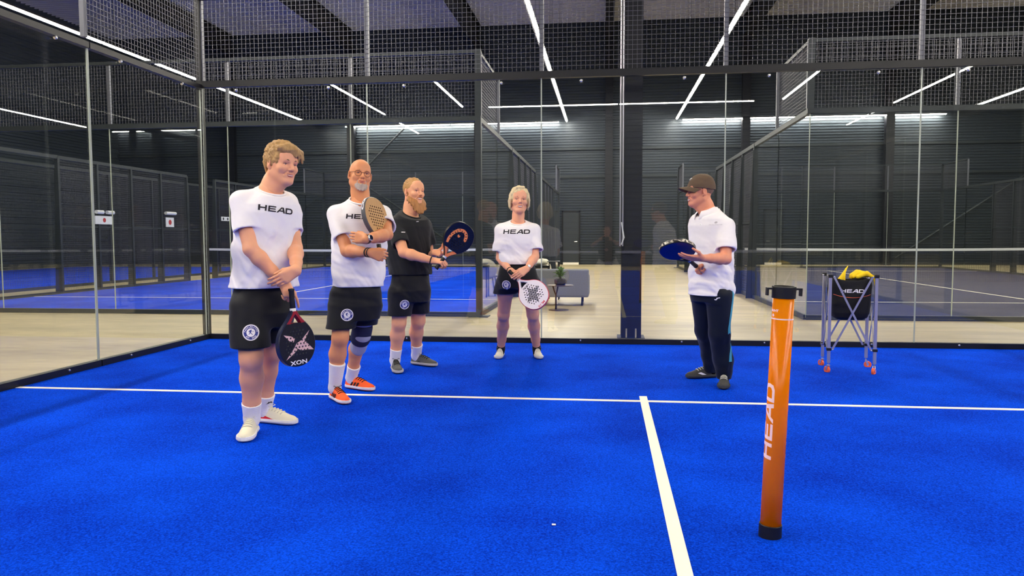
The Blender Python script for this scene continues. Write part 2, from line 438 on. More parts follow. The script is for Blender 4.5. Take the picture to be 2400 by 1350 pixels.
net(.1, 9.9, -10, 'black net with white tape across our own court, behind the photographer')

# ================================================================== LED light lines at six metres around every court
HL = 6.5
lamp_src = {}
def lamp(p, q, label, group):
    p = Vector(p); q = Vector(q); L = (q-p).length; c = (p+q)/2; d = (q-p)/L
    def seen(v):
        r = v-CAM_POS; w = r.dot(CF)
        return w > .1 and 0 <= 1200+FPX*r.dot(CR)/w <= 2400 and 0 <= 675-FPX*r.dot(CU)/w <= 1350
    off = '' if any(seen(p+(q-p)*i/24) for i in range(25)) else '_offscreen'
    o = empty('linear_light'+off, c, label, 'light', group)
    ax = 0 if abs(d.x) > .5 else 1
    key = (ax, round(L, 2))
    if key not in lamp_src:
        h = Vector((L/2, 0, 0)) if ax == 0 else Vector((0, L/2, 0))
        b = MB(); b.bar(-h, h, .088, .05); b.bar(-h-Vector((0,0,.022)), h-Vector((0,0,.022)), .15, .006)     # profile plus an added black plate, put in only to block upward light
        dd = MB(); sx = Vector((0, 1, 0)) if ax == 0 else Vector((1, 0, 0))
        vs = [e*.998+sx*u+Vector((0, 0, z)) for e in (-h, h) for u, z in ((-.039, -.026), (-.024, -.060), (.024, -.060), (.039, -.026))]
        dd.add(vs, [(0,1,5,4),(1,2,6,5),(2,3,7,6),(3,0,4,7),(3,2,1,0),(4,5,6,7)])
        me = []; rods = []
        for s in (-.4, .4):
            rod = MB(); rod.bar(h*2*s+Vector((0,0,.02)), h*2*s+Vector((0,0,ZC-HL-.08)), .008, .008); rods.append(('hanger', rod, M['steel_dark']))
        for nm, m_, mt in [('housing', b, M['black']), ('diffuser', dd, M['led'])]+rods:
            x = bpy.data.meshes.new(nm); x.from_pydata([tuple(v) for v in m_.v], [], m_.f); x.materials.append(mt); me.append((nm, x))
        lamp_src[key] = me
    for nm, x in lamp_src[key]:
        ch = bpy.data.objects.new(nm+(off if nm == 'diffuser' else ''), x); COL.objects.link(ch); ch.parent = o
def light_row(a, b, n, label, group, z=None):
    a = Vector((*a, z or HL)); b = Vector((*b, z or HL)); d = (b-a)/n; g = d.normalized()*.03
    for i in range(n): lamp(a+d*i+g, a+d*(i+1)-g, label, group)
G1, G2, G3 = 'light lines around the blue neighbouring court', 'light lines around the slate blue neighbouring court', 'light lines around our own court'
light_row((-8.74, 1.5), (-8.74, 25.0), 5, 'long LED light hung over the far side fence of the blue court', G1, HL+.02)
light_row((2.95, 1.5), (2.95, 26.35), 5, 'long LED light hung over the aisle side of the blue court', G1)
light_row((-7.4, 26.38), (2.62, 26.38), 2, 'long LED light washing the end wall behind the blue court', G1, HL-.03)
light_row((7.82, 1.5), (7.82, 26.35), 5, 'long LED light hung over the aisle side of the slate blue court', G2)
light_row((19.45, 1.5), (19.45, 25.0), 5, 'long LED light hung over the far side of the slate blue court', G2)
light_row((8.05, 26.38), (19.1, 26.38), 2, 'long LED light washing the end wall behind the slate blue court', G2, HL-.03)
light_row((-1.0, -22), (-1.0, .2), 4, 'long LED light hung over the left side of our own court', G3)
light_row((11.4, -22), (11.4, .2), 4, 'long LED light hung over the right side of our own court', G3)
light_row((0, -22.2), (10.4, -22.2), 2, 'long LED light hung across the far end of our own court', G3)
light_row((-4.6, -23.4), (-4.6, -.5), 4, 'long LED light hung over the court on the left of ours', 'light lines over the outer courts')
light_row((15.9, -23.4), (15.9, -.5), 4, 'long LED light hung over the court on the right of ours', 'light lines over the outer courts')
# ================================================================== modelling with distance fields (bodies, cloth, shoes, hair)
def V3(p): return np.array([p[0], p[1], p[2]], dtype=np.float64)
def unit(v):
    v = np.asarray(v, float); return v/np.linalg.norm(v)
def frame(fwd, up):
    """columns: person's right, forward, up"""
    y = unit(fwd); z = np.asarray(up, float); z = unit(z - y*np.dot(z, y)); x = np.cross(y, z)
    return np.stack([x, y, z], 1)
class Cone:
    def __init__(s, a, b, ra, rb=None):
        s.a = V3(a); s.b = V3(b); s.ra = ra; s.rb = ra if rb is None else rb
    def box(s):
        r = max(s.ra, s.rb); return np.minimum(s.a, s.b)-r, np.maximum(s.a, s.b)+r
    def d(s, X, Y, Z):
        ab = s.b-s.a; l2 = float(ab@ab)+1e-12
        px, py, pz = X-s.a[0], Y-s.a[1], Z-s.a[2]
        t = np.clip((px*ab[0]+py*ab[1]+pz*ab[2])/l2, 0, 1)
        return np.sqrt((px-t*ab[0])**2+(py-t*ab[1])**2+(pz-t*ab[2])**2)-(s.ra+t*(s.rb-s.ra))
class Ell:
    def __init__(s, c, r, R=None):
        s.c = V3(c); s.r = np.asarray(r, float); s.R = np.eye(3) if R is None else np.asarray(R, float)
    def box(s):
        e = np.sqrt(((s.R*s.r)**2).sum(1)); return s.c-e, s.c+e
    def d(s, X, Y, Z):
        px, py, pz = X-s.c[0], Y-s.c[1], Z-s.c[2]; k0 = 0; k1 = 0
        for i in range(3):
            q = px*s.R[0, i]+py*s.R[1, i]+pz*s.R[2, i]
            k0 = k0+(q/s.r[i])**2; k1 = k1+(q/s.r[i]**2)**2
        k0 = np.sqrt(k0); k1 = np.sqrt(k1)+1e-9
        return k0*(k0-1)/k1
class Loft:
    """stack of super-elliptic sections (z, cx, cy, half width, half depth, yaw)"""
    def __init__(s, secs, p=2.3):
        s.s = np.array(secs, float); s.p = p
    def box(s):
        m = np.maximum(s.s[:, 3], s.s[:, 4])
        return np.array([(s.s[:, 1]-m).min(), (s.s[:, 2]-m).min(), s.s[0, 0]]), np.array([(s.s[:, 1]+m).max(), (s.s[:, 2]+m).max(), s.s[-1, 0]])
    def d(s, X, Y, Z):
        z = Z; S = s.s; f = lambda k: np.interp(z, S[:, 0], S[:, k])
        cx, cy, w, d, yaw = f(1), f(2), f(3), f(4), f(5)
        c, n = np.cos(yaw), np.sin(yaw)
        px, py = X-cx, Y-cy
        # person's right = (-cos, -sin), forward = (sin, -cos)
        u = -(px*c+py*n); v = px*n-py*c
        k = (np.abs(u/w)**s.p+np.abs(v/d)**s.p)**(1/s.p)+1e-9
        r = np.sqrt(u*u+v*v)
        dist = np.where(k < .05, -np.minimum(w, d), r*(1-1/k))
        return np.maximum(dist, np.maximum(S[0, 0]-z, z-S[-1, 0]))
class Fn:
    def __init__(s, f, lo, hi): s.f = f; s.lo = V3(lo); s.hi = V3(hi)
    def box(s): return s.lo, s.hi
    def d(s, X, Y, Z): return s.f(X, Y, Z)

class Field:
    def __init__(s, lo, hi, h):
        s.lo = V3(lo); s.h = h; n = np.ceil((V3(hi)-s.lo)/h).astype(int)+1; s.n = n
        s.g = np.full(tuple(n), 1.0, np.float32)
        s.ax = [s.lo[i]+np.arange(n[i])*h for i in range(3)]
    @classmethod
    def around(cls, prims, h, pad=.03):
        b = [p.box() for p in prims]
        return cls(np.min([x[0] for x in b], 0)-pad, np.max([x[1] for x in b], 0)+pad, h)
    def _sub(s, prim, m):
        lo, hi = prim.box()
        i0 = np.clip(np.floor((lo-m-s.lo)/s.h).astype(int), 0, s.n); i1 = np.clip(np.ceil((hi+m-s.lo)/s.h).astype(int)+1, 0, s.n)
        if (i1 <= i0).any(): return None
        sl = tuple(slice(a, b) for a, b in zip(i0, i1))
        X = s.ax[0][sl[0]][:, None, None]; Y = s.ax[1][sl[1]][None, :, None]; Z = s.ax[2][sl[2]][None, None, :]
        return sl, X, Y, Z
    def add(s, prim, k=.01, cut=None, hollow=None, fold=None):
        q = s._sub(prim, k+4*s.h)
        if q is None: return s
        sl, X, Y, Z = q; b = prim.d(X, Y, Z); w = 0 if fold is None else fold(X, Y, Z); b = b+w
        if cut is not None:
            o, n = cut; b = np.maximum(b, (X-o[0])*n[0]+(Y-o[1])*n[1]+(Z-o[2])*n[2])
        if hollow is not None: b = np.maximum(b, -(hollow.d(X, Y, Z)+w))
        a = s.g[sl]; h = np.clip(.5+.5*(a-b)/k, 0, 1)
        s.g[sl] = a*(1-h)+b*h-k*h*(1-h)
        return s
    def sub(s, prim, k=.006):
        q = s._sub(prim, k+4*s.h)
        if q is None: return s
        sl, X, Y, Z = q; b = -prim.d(X, Y, Z); a = s.g[sl]; h = np.clip(.5-.5*(a-b)/k, 0, 1)
        s.g[sl] = a*(1-h)+b*h+k*h*(1-h)
        return s
    def cut(s, o, n):
        """keep the side the normal points away from"""
        X = s.ax[0][:, None, None]; Y = s.ax[1][None, :, None]; Z = s.ax[2][None, None, :]
        s.g = np.maximum(s.g, ((X-o[0])*n[0]+(Y-o[1])*n[1]+(Z-o[2])*n[2])).astype(np.float32); return s
    def warp(s, f):
        X = s.ax[0][:, None, None]; Y = s.ax[1][None, :, None]; Z = s.ax[2][None, None, :]
        s.g = (s.g+f(X, Y, Z)).astype(np.float32); return s
    def mesh(s, relax=1):
        """surface nets"""
        g = s.g.copy(); g[0] = g[-1] = 1; g[:, 0] = g[:, -1] = 1; g[:, :, 0] = g[:, :, -1] = 1
        ins = g < 0; n = g.shape
        c = np.zeros((n[0]-1, n[1]-1, n[2]-1), np.int8); offs = [(i, j, k) for i in (0, 1) for j in (0, 1) for k in (0, 1)]
        for i, j, k in offs: c += ins[i:n[0]-1+i, j:n[1]-1+j, k:n[2]-1+k]
        act = np.argwhere((c > 0) & (c < 8)); idx = -np.ones(c.shape, np.int64); idx[tuple(act.T)] = np.arange(len(act))
        val = {o: g[act[:, 0]+o[0], act[:, 1]+o[1], act[:, 2]+o[2]] for o in offs}
        acc = np.zeros((len(act), 3)); cnt = np.zeros(len(act))
        for o in offs:
            for ax in range(3):
                if o[ax]: continue
                q = list(o); q[ax] = 1; a = val[o]; b = val[tuple(q)]; m = (a < 0) != (b < 0)
                t = np.where(m, a/np.where(m, a-b, 1), 0); P = np.tile(np.array(o, float), (len(act), 1)); P[:, ax] += t
                acc[m] += P[m]; cnt += m
        verts = s.lo+(act+acc/cnt[:, None])*s.h
        quads = []
        for ax in range(3):
            sl0 = [slice(1, -1)]*3; sl1 = [slice(1, -1)]*3; sl0[ax] = slice(0, -1); sl1[ax] = slice(1, None)
            A = ins[tuple(sl0)]; B = ins[tuple(sl1)]; e = np.argwhere(A != B)
            if not len(e): continue
            fl = A[tuple(e.T)]; off = np.array([1, 1, 1]); off[ax] = 0; p = e+off
            u, v = (ax+1) % 3, (ax+2) % 3
            du = np.zeros(3, int); du[u] = 1; dv = np.zeros(3, int); dv[v] = 1
            ids = [idx[tuple((p-x).T)] for x in (du*0, du, du+dv, dv)]
            q = np.stack(ids, 1); q[fl] = q[fl]; q[~fl] = q[~fl][:, ::-1]
            quads.append(q)
        quads = np.concatenate(quads); quads = quads[(quads >= 0).all(1)]
        for _ in range(relax):
            a = np.concatenate([quads[:, i] for i in range(4)]); b = np.concatenate([quads[:, (i+1) % 4] for i in range(4)])
            S = np.zeros_like(verts); C = np.zeros(len(verts))
            for i in range(3): S[:, i] = np.bincount(a, verts[b, i], len(verts))+np.bincount(b, verts[a, i], len(verts))
            C = np.bincount(a, minlength=len(verts))+np.bincount(b, minlength=len(verts))
            verts = verts*.5+S/np.maximum(C, 1)[:, None]*.5
        return verts, quads

def np_mesh(name, parts):
    """parts: list of (verts, quads) joined as one mesh"""
    vs = []; qs = []; n = 0
    for v, q in parts: vs.append(v); qs.append(q+n); n += len(v)
    v = np.concatenate(vs); q = np.concatenate(qs); me = bpy.data.meshes.new(name)
    me.vertices.add(len(v)); me.vertices.foreach_set('co', v.astype(np.float32).ravel())
    me.loops.add(q.size); me.loops.foreach_set('vertex_index', q.astype(np.int32).ravel())
    me.polygons.add(len(q)); me.polygons.foreach_set('loop_start', np.arange(0, q.size, 4, dtype=np.int32))
    me.update(calc_edges=True); me.validate()
    return me
def sdf_obj(name, parts, m, parent):
    return finish(name, np_mesh(name, parts), m, parent, smooth=True)
def simple(prims, h, k=.008, relax=1):
    f = Field.around(prims, h)
    for p in prims: f.add(p, k)
    return f.mesh(relax)

def folds(seed, amp, freq, direction=(0, 0, 1), zone=None):
    """soft cloth folds: warped sine waves"""
    r = np.random.default_rng(seed); ws = []
    for i in range(5):
        d = np.asarray(direction, float)+r.normal(0, .55, 3); d = d/np.linalg.norm(d)*freq*r.uniform(.6, 1.5)
        ws.append((d, r.uniform(0, 6.28), r.normal(0, 1, 3)*freq*.35, r.uniform(0, 6.28), r.uniform(.5, 1)))
    def f(X, Y, Z):
        o = 0
        for d, ph, e, ph2, a in ws:
            w = np.sin(X*e[0]+Y*e[1]+Z*e[2]+ph2)*1.6
            s = np.sin(X*d[0]+Y*d[1]+Z*d[2]+ph+w)
            o = o+a*s*np.abs(s)
        o = amp*np.tanh(o*.8)
        return o if zone is None else o*zone(X, Y, Z)
    return f

# ------------------------------------------------------------------ flat prints wrapped onto a surface
def in_poly(pt, poly):
    x, y = pt; c = False; n = len(poly); j = n-1
    for i in range(n):
        xi, yi = poly[i]; xj, yj = poly[j]
        if (yi > y) != (yj > y) and x < (xj-xi)*(y-yi)/(yj-yi)+xi: c = not c
        j = i
    return c
def tri_fill(polys, step):
    """even-odd filled triangulation with inner points so it can bend"""
    pts = []; edges = []
    for p in polys:
        b = len(pts); q = []
        for i in range(len(p)):
            a = Vector(p[i]); c = Vector(p[(i+1) % len(p)]); n = max(1, int((c-a).length/step))
            q += [a+(c-a)*t/n for t in range(n)]
        pts += q; edges += [(b+i, b+(i+1) % len(q)) for i in range(len(q))]
    xs = [p[0] for p in pts]; ys = [p[1] for p in pts]
    y = min(ys)+step*.5
    while y < max(ys):
        x = min(xs)+step*.5
        while x < max(xs):
            if sum(in_poly((x, y), p) for p in polys) % 2: pts.append(Vector((x, y)))
            x += step
        y += step
    r = delaunay_2d_cdt([Vector((p[0], p[1])) for p in pts], edges, [], 0, 1e-7)
    vs = [tuple(v) for v in r[0]]; fs = []
    for f in r[2]:
        c = (sum(vs[i][0] for i in f)/len(f), sum(vs[i][1] for i in f)/len(f))
        if sum(in_poly(c, p) for p in polys) % 2: fs.append(tuple(f))
    return vs, fs
_fonts = {}
def text_fill(txt, size, xs=1.0, bold=.0, step=.006, align='CENTER'):
    cu = bpy.data.curves.new('t', 'FONT'); cu.body = txt; cu.size = size; cu.align_x = align; cu.align_y = 'CENTER'; cu.offset = bold; cu.resolution_u = 2
    ob = bpy.data.objects.new('t', cu); COL.objects.link(ob); dg = bpy.context.evaluated_depsgraph_get()
    me = bpy.data.meshes.new_from_object(ob.evaluated_get(dg)); bm = bmesh.new(); bm.from_mesh(me)
    for v in bm.verts: v.co.x *= xs
    for _ in range(3):
        es = [e for e in bm.edges if e.calc_length() > step*2]
        if not es: break
        bmesh.ops.subdivide_edges(bm, edges=es, cuts=1); bmesh.ops.triangulate(bm, faces=bm.faces[:])
    bm.verts.index_update()
    vs = [(v.co.x, v.co.y) for v in bm.verts]; fs = [tuple(v.index for v in f.verts) for f in bm.faces]
    bm.free(); bpy.data.objects.remove(ob); bpy.data.curves.remove(cu); bpy.data.meshes.remove(me)
    return vs, fs
def xf(fill, s=1.0, rot=0.0, t=(0, 0)):
    c, n = math.cos(rot), math.sin(rot)
    return [((x*c-y*n)*s+t[0], (x*n+y*c)*s+t[1]) for x, y in fill[0]], fill[1]
def disc(r, n=28, c=(0, 0)): return [(c[0]+r*math.cos(2*math.pi*i/n), c[1]+r*math.sin(2*math.pi*i/n)) for i in range(n)]
HEAD_POLYS = [
 [[(0,0),(.07,0),(.085,.1),(.265,.1),(.25,0),(.32,0),(.35,.24),(.28,.24),(.27,.155),(.09,.155),(.10,.24),(.03,.24)]],
 [[(.38,0),(.70,0),(.707,.05),(.455,.05),(.46,.098),(.69,.098),(.697,.145),(.467,.145),(.472,.19),(.72,.19),(.727,.24),(.41,.24)]],
 [[(.72,0),(.80,0),(.85,.055),(1.02,.055),(1.03,0),(1.11,0),(1.07,.24),(.96,.24)], [(.895,.105),(1.01,.105),(.995,.20)]],
 [[(1.13,0),(1.38,0),(1.47,.03),(1.50,.11),(1.49,.2),(1.42,.24),(1.165,.24)], [(1.208,.05),(1.36,.05),(1.415,.075),(1.43,.13),(1.41,.18),(1.36,.19),(1.228,.19)]]]
def head_word(width, step=.008):
    s = width/1.5; out = ([], [])
    for L in HEAD_POLYS:
        v, f = tri_fill([[((x-.75)*s, (y-.12)*s) for x, y in p] for p in L], step)
        n = len(out[0]); out[0].extend(v); out[1].extend(tuple(i+n for i in q) for q in f)
    return out
def bvh_of(o):
    me = o.data; n = len(me.vertices); co = np.empty(n*3, np.float32); me.vertices.foreach_get('co', co)
    co = co.reshape(-1, 3)
    ps = np.empty(len(me.loops), np.int32); me.loops.foreach_get('vertex_index', ps)
    return BVHTree.FromPolygons([tuple(map(float, c)) for c in co], [tuple(map(int, q)) for q in ps.reshape(-1, 4)])
def decal(name, layers, bvh, org, u, v, parent, reach=.35, base=.0022):
    """layers: (fill, material); projected along -n onto the surface"""
    org = Vector(org); u = Vector(u).normalized(); v = Vector(v); v = (v-u*v.dot(u)).normalized(); n = u.cross(v)
    V = []; F = []; mi = []; mats = []
    for li, (fill, m) in enumerate(layers):
        if m not in mats: mats.append(m)
        k = len(V); ok = []
        for x, y in fill[0]:
            p = org+u*x+v*y+n*.12; h = bvh.ray_cast(p, -n, reach)
            if h[0] is None: V.append(p); ok.append(False)
            else:
                nn = h[1] if h[1].dot(n) > 0 else n
                V.append(h[0]+(nn*.5+n*.5)*(base+.0012*li)); ok.append(True)
        for f in fill[1]:
            if all(ok[i] for i in f): F.append(tuple(i+k for i in f)); mi.append(mats.index(m))
    me = bpy.data.meshes.new(name); me.from_pydata([tuple(p) for p in V], [], F); me.update()
    for m in mats: me.materials.append(m)
    for p, i in zip(me.polygons, mi): p.material_index = i
    bm = bmesh.new(); bm.from_mesh(me); bmesh.ops.delete(bm, geom=[x for x in bm.verts if not x.link_faces], context='VERTS')
    bm.to_mesh(me); bm.free()
    o = bpy.data.objects.new(name, me); COL.objects.link(o); attach(o, parent); return o
# ================================================================== figures
def skin_mat(name, c, var=.10):
    m = mat(name, c, .52, spec=.35, noise=var, nscale=14, bump=.12, bscale=260)
    P = m.node_tree.nodes['Principled BSDF']; P.inputs['Subsurface Weight'].default_value = .12
    P.inputs['Subsurface Radius'].default_value = (.012, .004, .002); return m
def cloth_mat(name, c, rough=.85, bump=.18):
    return mat(name, c, rough, spec=.2, noise=.03, nscale=25, bump=bump, bscale=420, sheen=.1)
def hair_mat(name, c):
    return mat(name, c, .55, spec=.35, noise=.42, nscale=55, bump=.7, bscale=150, stretch=(1, 1, .35))
M['shirt_white'] = cloth_mat('white_cotton', lin(236, 232, 236))
M['shirt_black'] = cloth_mat('black_knit', lin(30, 31, 34))
M['polo_white'] = cloth_mat('white_pique', lin(238, 234, 238))
M['short_black'] = cloth_mat('black_polyester', lin(20, 21, 27), .6, .08)
M['pant_navy'] = cloth_mat('navy_tracksuit', lin(10, 18, 34), .55, .08)
M['sock_white'] = cloth_mat('white_rib', lin(232, 228, 230))
M['sock_black'] = cloth_mat('black_rib', lin(16, 16, 20))
M['print_dark'] = mat('dark_print', lin(44, 40, 46), .7, spec=.2)
M['print_white'] = mat('white_print', lin(238, 234, 240), .7, spec=.2)
M['print_blue'] = mat('navy_print', lin(58, 66, 138), .7, spec=.2)
M['teal'] = cloth_mat('teal_stripe', lin(62, 150, 178))
M['lace_white'] = mat('white_lace', lin(226, 222, 204), .9)
M['lace_black'] = mat('black_lace', lin(20, 20, 22), .9)
M['lips'] = mat('lips', lin(186, 104, 100), .4)
M['teeth'] = mat('teeth', lin(238, 228, 216), .25)
M['eye_white'] = mat('eye_white', lin(226, 218, 214), .2)
M['iris'] = mat('iris', lin(46, 48, 58), .1)

def ik(S, W, l1, l2, pole):
    S, W, pole = V3(S), V3(W), V3(pole); d = W-S; L = np.linalg.norm(d)
    if L > (l1+l2)*.995: k = L/((l1+l2)*.995); l1 *= k; l2 *= k
    a = (l1*l1-l2*l2+L*L)/(2*L); h = math.sqrt(max(l1*l1-a*a, 1e-8)); u = d/L; pv = pole-S; pv = pv-u*(pv@u)
    return S+u*a+unit(pv)*h
def arm_prims(S, E, W, t=1.0):
    S, E, W = V3(S), V3(E), V3(W); m = S+(E-S)*.45; f = E+(W-E)*.27; g = E+(W-E)*.65
    return [Cone(S, m, .054*t, .050*t), Cone(m, E, .050*t, .040*t), Cone(E, f, .041*t, .044*t), Cone(f, g, .044*t, .034*t), Cone(g, W, .034*t, .0275*t)]
def leg_prims(H, K, A, fwd, t=1.0):
    H, K, A = V3(H), V3(K), V3(A); b = -V3((fwd[0], fwd[1], 0)); c = K+(A-K)*.33+b*.014; lo = K+(A-K)*.72+b*.004
    u = min(t, 1.0); return [Cone(H+(K-H)*.08, H+(K-H)*.5, .080*u, .072*t), Cone(H+(K-H)*.5, K, .072*t, .056*t), Ell(K-b*.016, (.044*t, .044*t, .054*t)),
            Cone(K, c, .052*t, .057*t), Cone(c, lo, .057*t, .042*t), Cone(lo, A, .042*t, .036*t), Cone(A, A-np.array([0, 0, .04]), .034, .030)]
FING = [(.030, .086, (.043, .025, .021), .0088), (.010, .090, (.047, .029, .022), .0090), (-.010, .086, (.043, .027, .021), .0086), (-.028, .077, (.034, .020, .019), .0078)]
def hand_prims(W, d, n, right, curl=((.5, .7, .4),)*4, thumb=(.75, .55, .35), tbend=(.6, .3, .75), spread=0.0, s=1.0):
    """wrist, direction of the knuckles, direction the palm faces; curl angles per finger; thumb directions (along, outward, palm)"""
    W = V3(W); d = unit(d); n = V3(n); n = unit(n-d*(n@d)); t = np.cross(d, n)*(1 if right else -1); P = []; fing = []
    for (o, kl, ln, r), cu in zip(FING, curl):
        k = W+d*kl*s+t*o*s-n*.004
        P.append(Cone(W+t*o*.55*s+d*.004, k, .0150*s, .0118*s))
        a = 0; p = k; dd = unit(d+t*(o/.03)*spread)
        for i, (l, c) in enumerate(zip(ln, cu)):
            a += c; q = p+(dd*math.cos(a)+n*math.sin(a))*l*s
            fing.append(Cone(p, q, r*(1-.07*i)*s, r*(1-.07*(i+1))*s)); p = q
    b = W+d*.018*s+t*.020*s+n*.004; u = unit(d*thumb[0]+t*thumb[1]+n*thumb[2]); c = b+u*.048*s
    P.append(Cone(b, c, .0165*s, .0125*s)); v = unit(d*tbend[0]+t*tbend[1]+n*tbend[2]); e = c+v*.034*s
    fing.append(Cone(c, e, .0112*s, .0098*s)); fing.append(Cone(e, e+unit(v*.85+d*.3+n*.2)*.026*s, .0098*s, .0080*s))
    return P, fing

class Head:
    def __init__(s, c, fwd, up, sc=1.0): s.c = V3(c); s.R = frame(fwd, up); s.s = sc
    def p(s, x, y, z): return s.c+s.R@(np.array([x, y, z])*s.s)
    def cone(s, a, b, ra, rb=None): return Cone(s.p(*a), s.p(*b), ra*s.s, None if rb is None else rb*s.s)
    def ell(s, c, r, Q=None): return Ell(s.p(*c), np.array(r)*s.s, s.R if Q is None else s.R@Q)
def rotx(a): c, n = math.cos(a), math.sin(a); return np.array([[1, 0, 0], [0, c, -n], [0, n, c]])
def rotz(a): c, n = math.cos(a), math.sin(a); return np.array([[c, -n, 0], [n, c, 0], [0, 0, 1]])

def head_field(hd, neck, nr=.058, jaw=1.0, cheek=0.0, smile=.004):
    H = hd; lo = np.minimum(H.c, V3(neck))-.16*H.s; hi = np.maximum(H.c, V3(neck))+.15*H.s
    f = Field(lo, hi, .0029)
    f.add(H.ell((0, -.014, .030), (.0755, .097, .087)), .01)
    f.add(H.ell((0, .026, -.032), (.061*jaw, .063, .078)), .03)
    for sx in (-1, 1):
        f.add(H.cone((sx*.050*jaw, -.005, -.056), (sx*.018, .066, -.094), .023, .020), .025)
        f.add(H.ell((sx*.040, .060, -.024), (.024, .022, .021+cheek)), .018)
    f.add(H.ell((0, .074, -.093), (.021, .019, .018)), .02)
    f.add(H.cone((-.034, .074, .021), (.034, .074, .021), .0125), .02)
    f.add(H.ell((0, .060, .050), (.052, .024, .036)), .03)
    # nose
    f.add(H.cone((0, .083, .012), (0, .1055, -.024), .0072, .0110), .012)
    for sx in (-1, 1): f.add(H.ell((sx*.0115, .0945, -.029), (.0078, .0100, .0072)), .007)
    # eyes: sockets and lids
    for sx in (-1, 1):
        f.sub(H.ell((sx*.031, .0905, .003), (.0165, .0115, .0105)), .010)
        f.add(H.cone((sx*.017, .0770, .0080), (sx*.031, .0808, .0104), .0042, .0048), .004); f.add(H.cone((sx*.031, .0808, .0104), (sx*.045, .0705, .0070), .0048, .0042), .004)
        f.add(H.cone((sx*.017, .0755, -.0050), (sx*.031, .0778, -.0068), .0042, .0048), .005); f.add(H.cone((sx*.031, .0778, -.0068), (sx*.045, .0690, -.0036), .0048, .0042), .005)
    # mouth area
    f.add(H.ell((0, .078, -.056), (.030, .016, .022)), .016)
    for sx in (-1, 1):
        f.sub(H.cone((sx*.021, .0905, -.036), (sx*.033, .078, -.060+smile), .0030, .0026), .009)   # cheek fold
    f.sub(H.cone((-.021, .0905, -.0555+smile), (0, .0975, -.0575), .0022), .005); f.sub(H.cone((.021, .0905, -.0555+smile), (0, .0975, -.0575), .0022), .005)
    # ears
    for sx in (-1, 1):
        Q = rotz(-sx*.35)@rotx(-.15)
        f.add(H.ell((sx*.0785, -.012, -.006), (.0085, .0185, .031), Q), .006)
        f.sub(H.ell((sx*.0885, -.006, -.002), (.006, .0105, .018), Q), .005)
        f.add(H.ell((sx*.0755, -.002, -.030), (.0065, .009, .010)), .005)
    # neck
    b = H.p(0, -.022, -.050); N = V3(neck)
    f.add(Cone(b, b+(N-b)*.55, (nr-.003)*H.s, (nr-.001)*H.s), .025); f.add(Cone(b+(N-b)*.55, N, (nr-.001)*H.s, (nr+.004)*H.s), .02)
    f.add(Cone(H.p(0, .035, -.105), N+H.R@np.array([0, .045, 0]), .026, .03), .03)
    return f

def face_parts(root, hd, brow, smile=.004, teeth=True, browr=.0036, eyes=True, lipm='lips', open_=.0):
    H = hd
    def tube(name, pts, rs, m): return MB().tube([H.p(*p) for p in pts], [r*H.s for r in rs], 8).build(name, m, root, smooth=True)
    if brow:
        for sx in (-1, 1): tube('eyebrow', [(sx*.013, .0895, .0215), (sx*.024, .0905, .0265), (sx*.036, .0855, .0270), (sx*.049, .0715, .0215)], [browr*.7, browr, browr*.9, browr*.3], brow)
    z = -.0555
    tube('lip', [(-.0265, .0835, z+smile), (-.012, .0950, z+.0018), (0, .0970, z+.0008), (.012, .0950, z+.0018), (.0265, .0835, z+smile)], [.0010, .0030, .0034, .0030, .0010], M[lipm])
    zz = z-.0085-open_
    tube('lip', [(-.0255, .0835, z-.001+smile), (-.013, .0935, zz+.0012), (0, .0962, zz), (.013, .0935, zz+.0012), (.0255, .0835, z-.001+smile)], [.0010, .0032, .0040, .0032, .0010], M[lipm])
    if teeth:
        tube('teeth', [(-.021, .0860, z-.0022+smile*.7), (-.011, .0938, z-.0036-open_*.5), (0, .0958, z-.0042-open_*.5), (.011, .0938, z-.0036-open_*.5), (.021, .0860, z-.0022+smile*.7)], [.0014, .0028+open_*.4, .0030+open_*.4, .0028+open_*.4, .0014], M['teeth'])
    if eyes:
        for sx in (-1, 1):
            c = H.p(sx*.031, .0690, .0008)
            o = MB().lathe(c, [(.0115*H.s*math.sin(a), .0115*H.s*math.cos(a)) for a in np.linspace(0.001, 3.14, 9)], 12, axis=H.R[:, 1]).build('eye', M['eye_white'], root, smooth=True)
            tube('eyelash', [(sx*.018, .0800, .0052), (sx*.026, .0842, .0068), (sx*.036, .0838, .0066), (sx*.046, .0748, .0030)], [.0007, .0013, .0014, .0007], M['iris'])
            c2 = H.p(sx*.031, .0752, .0006)
            MB().lathe(c2, [(.0062*H.s*math.sin(a), .0062*H.s*math.cos(a)) for a in np.linspace(0.001, 1.6, 5)], 10, axis=H.R[:, 1]).build('iris', M['iris'], o, smooth=True)

def torso_secs(phi, pts, tab):
    """pts: (z, x, y) spine; tab: (z, half width, half depth)"""
    pts = sorted(pts); zs = [p[0] for p in pts]
    return [(z, np.interp(z, zs, [p[1] for p in pts]), np.interp(z, zs, [p[2] for p in pts]), w, d, phi) for z, w, d in tab]

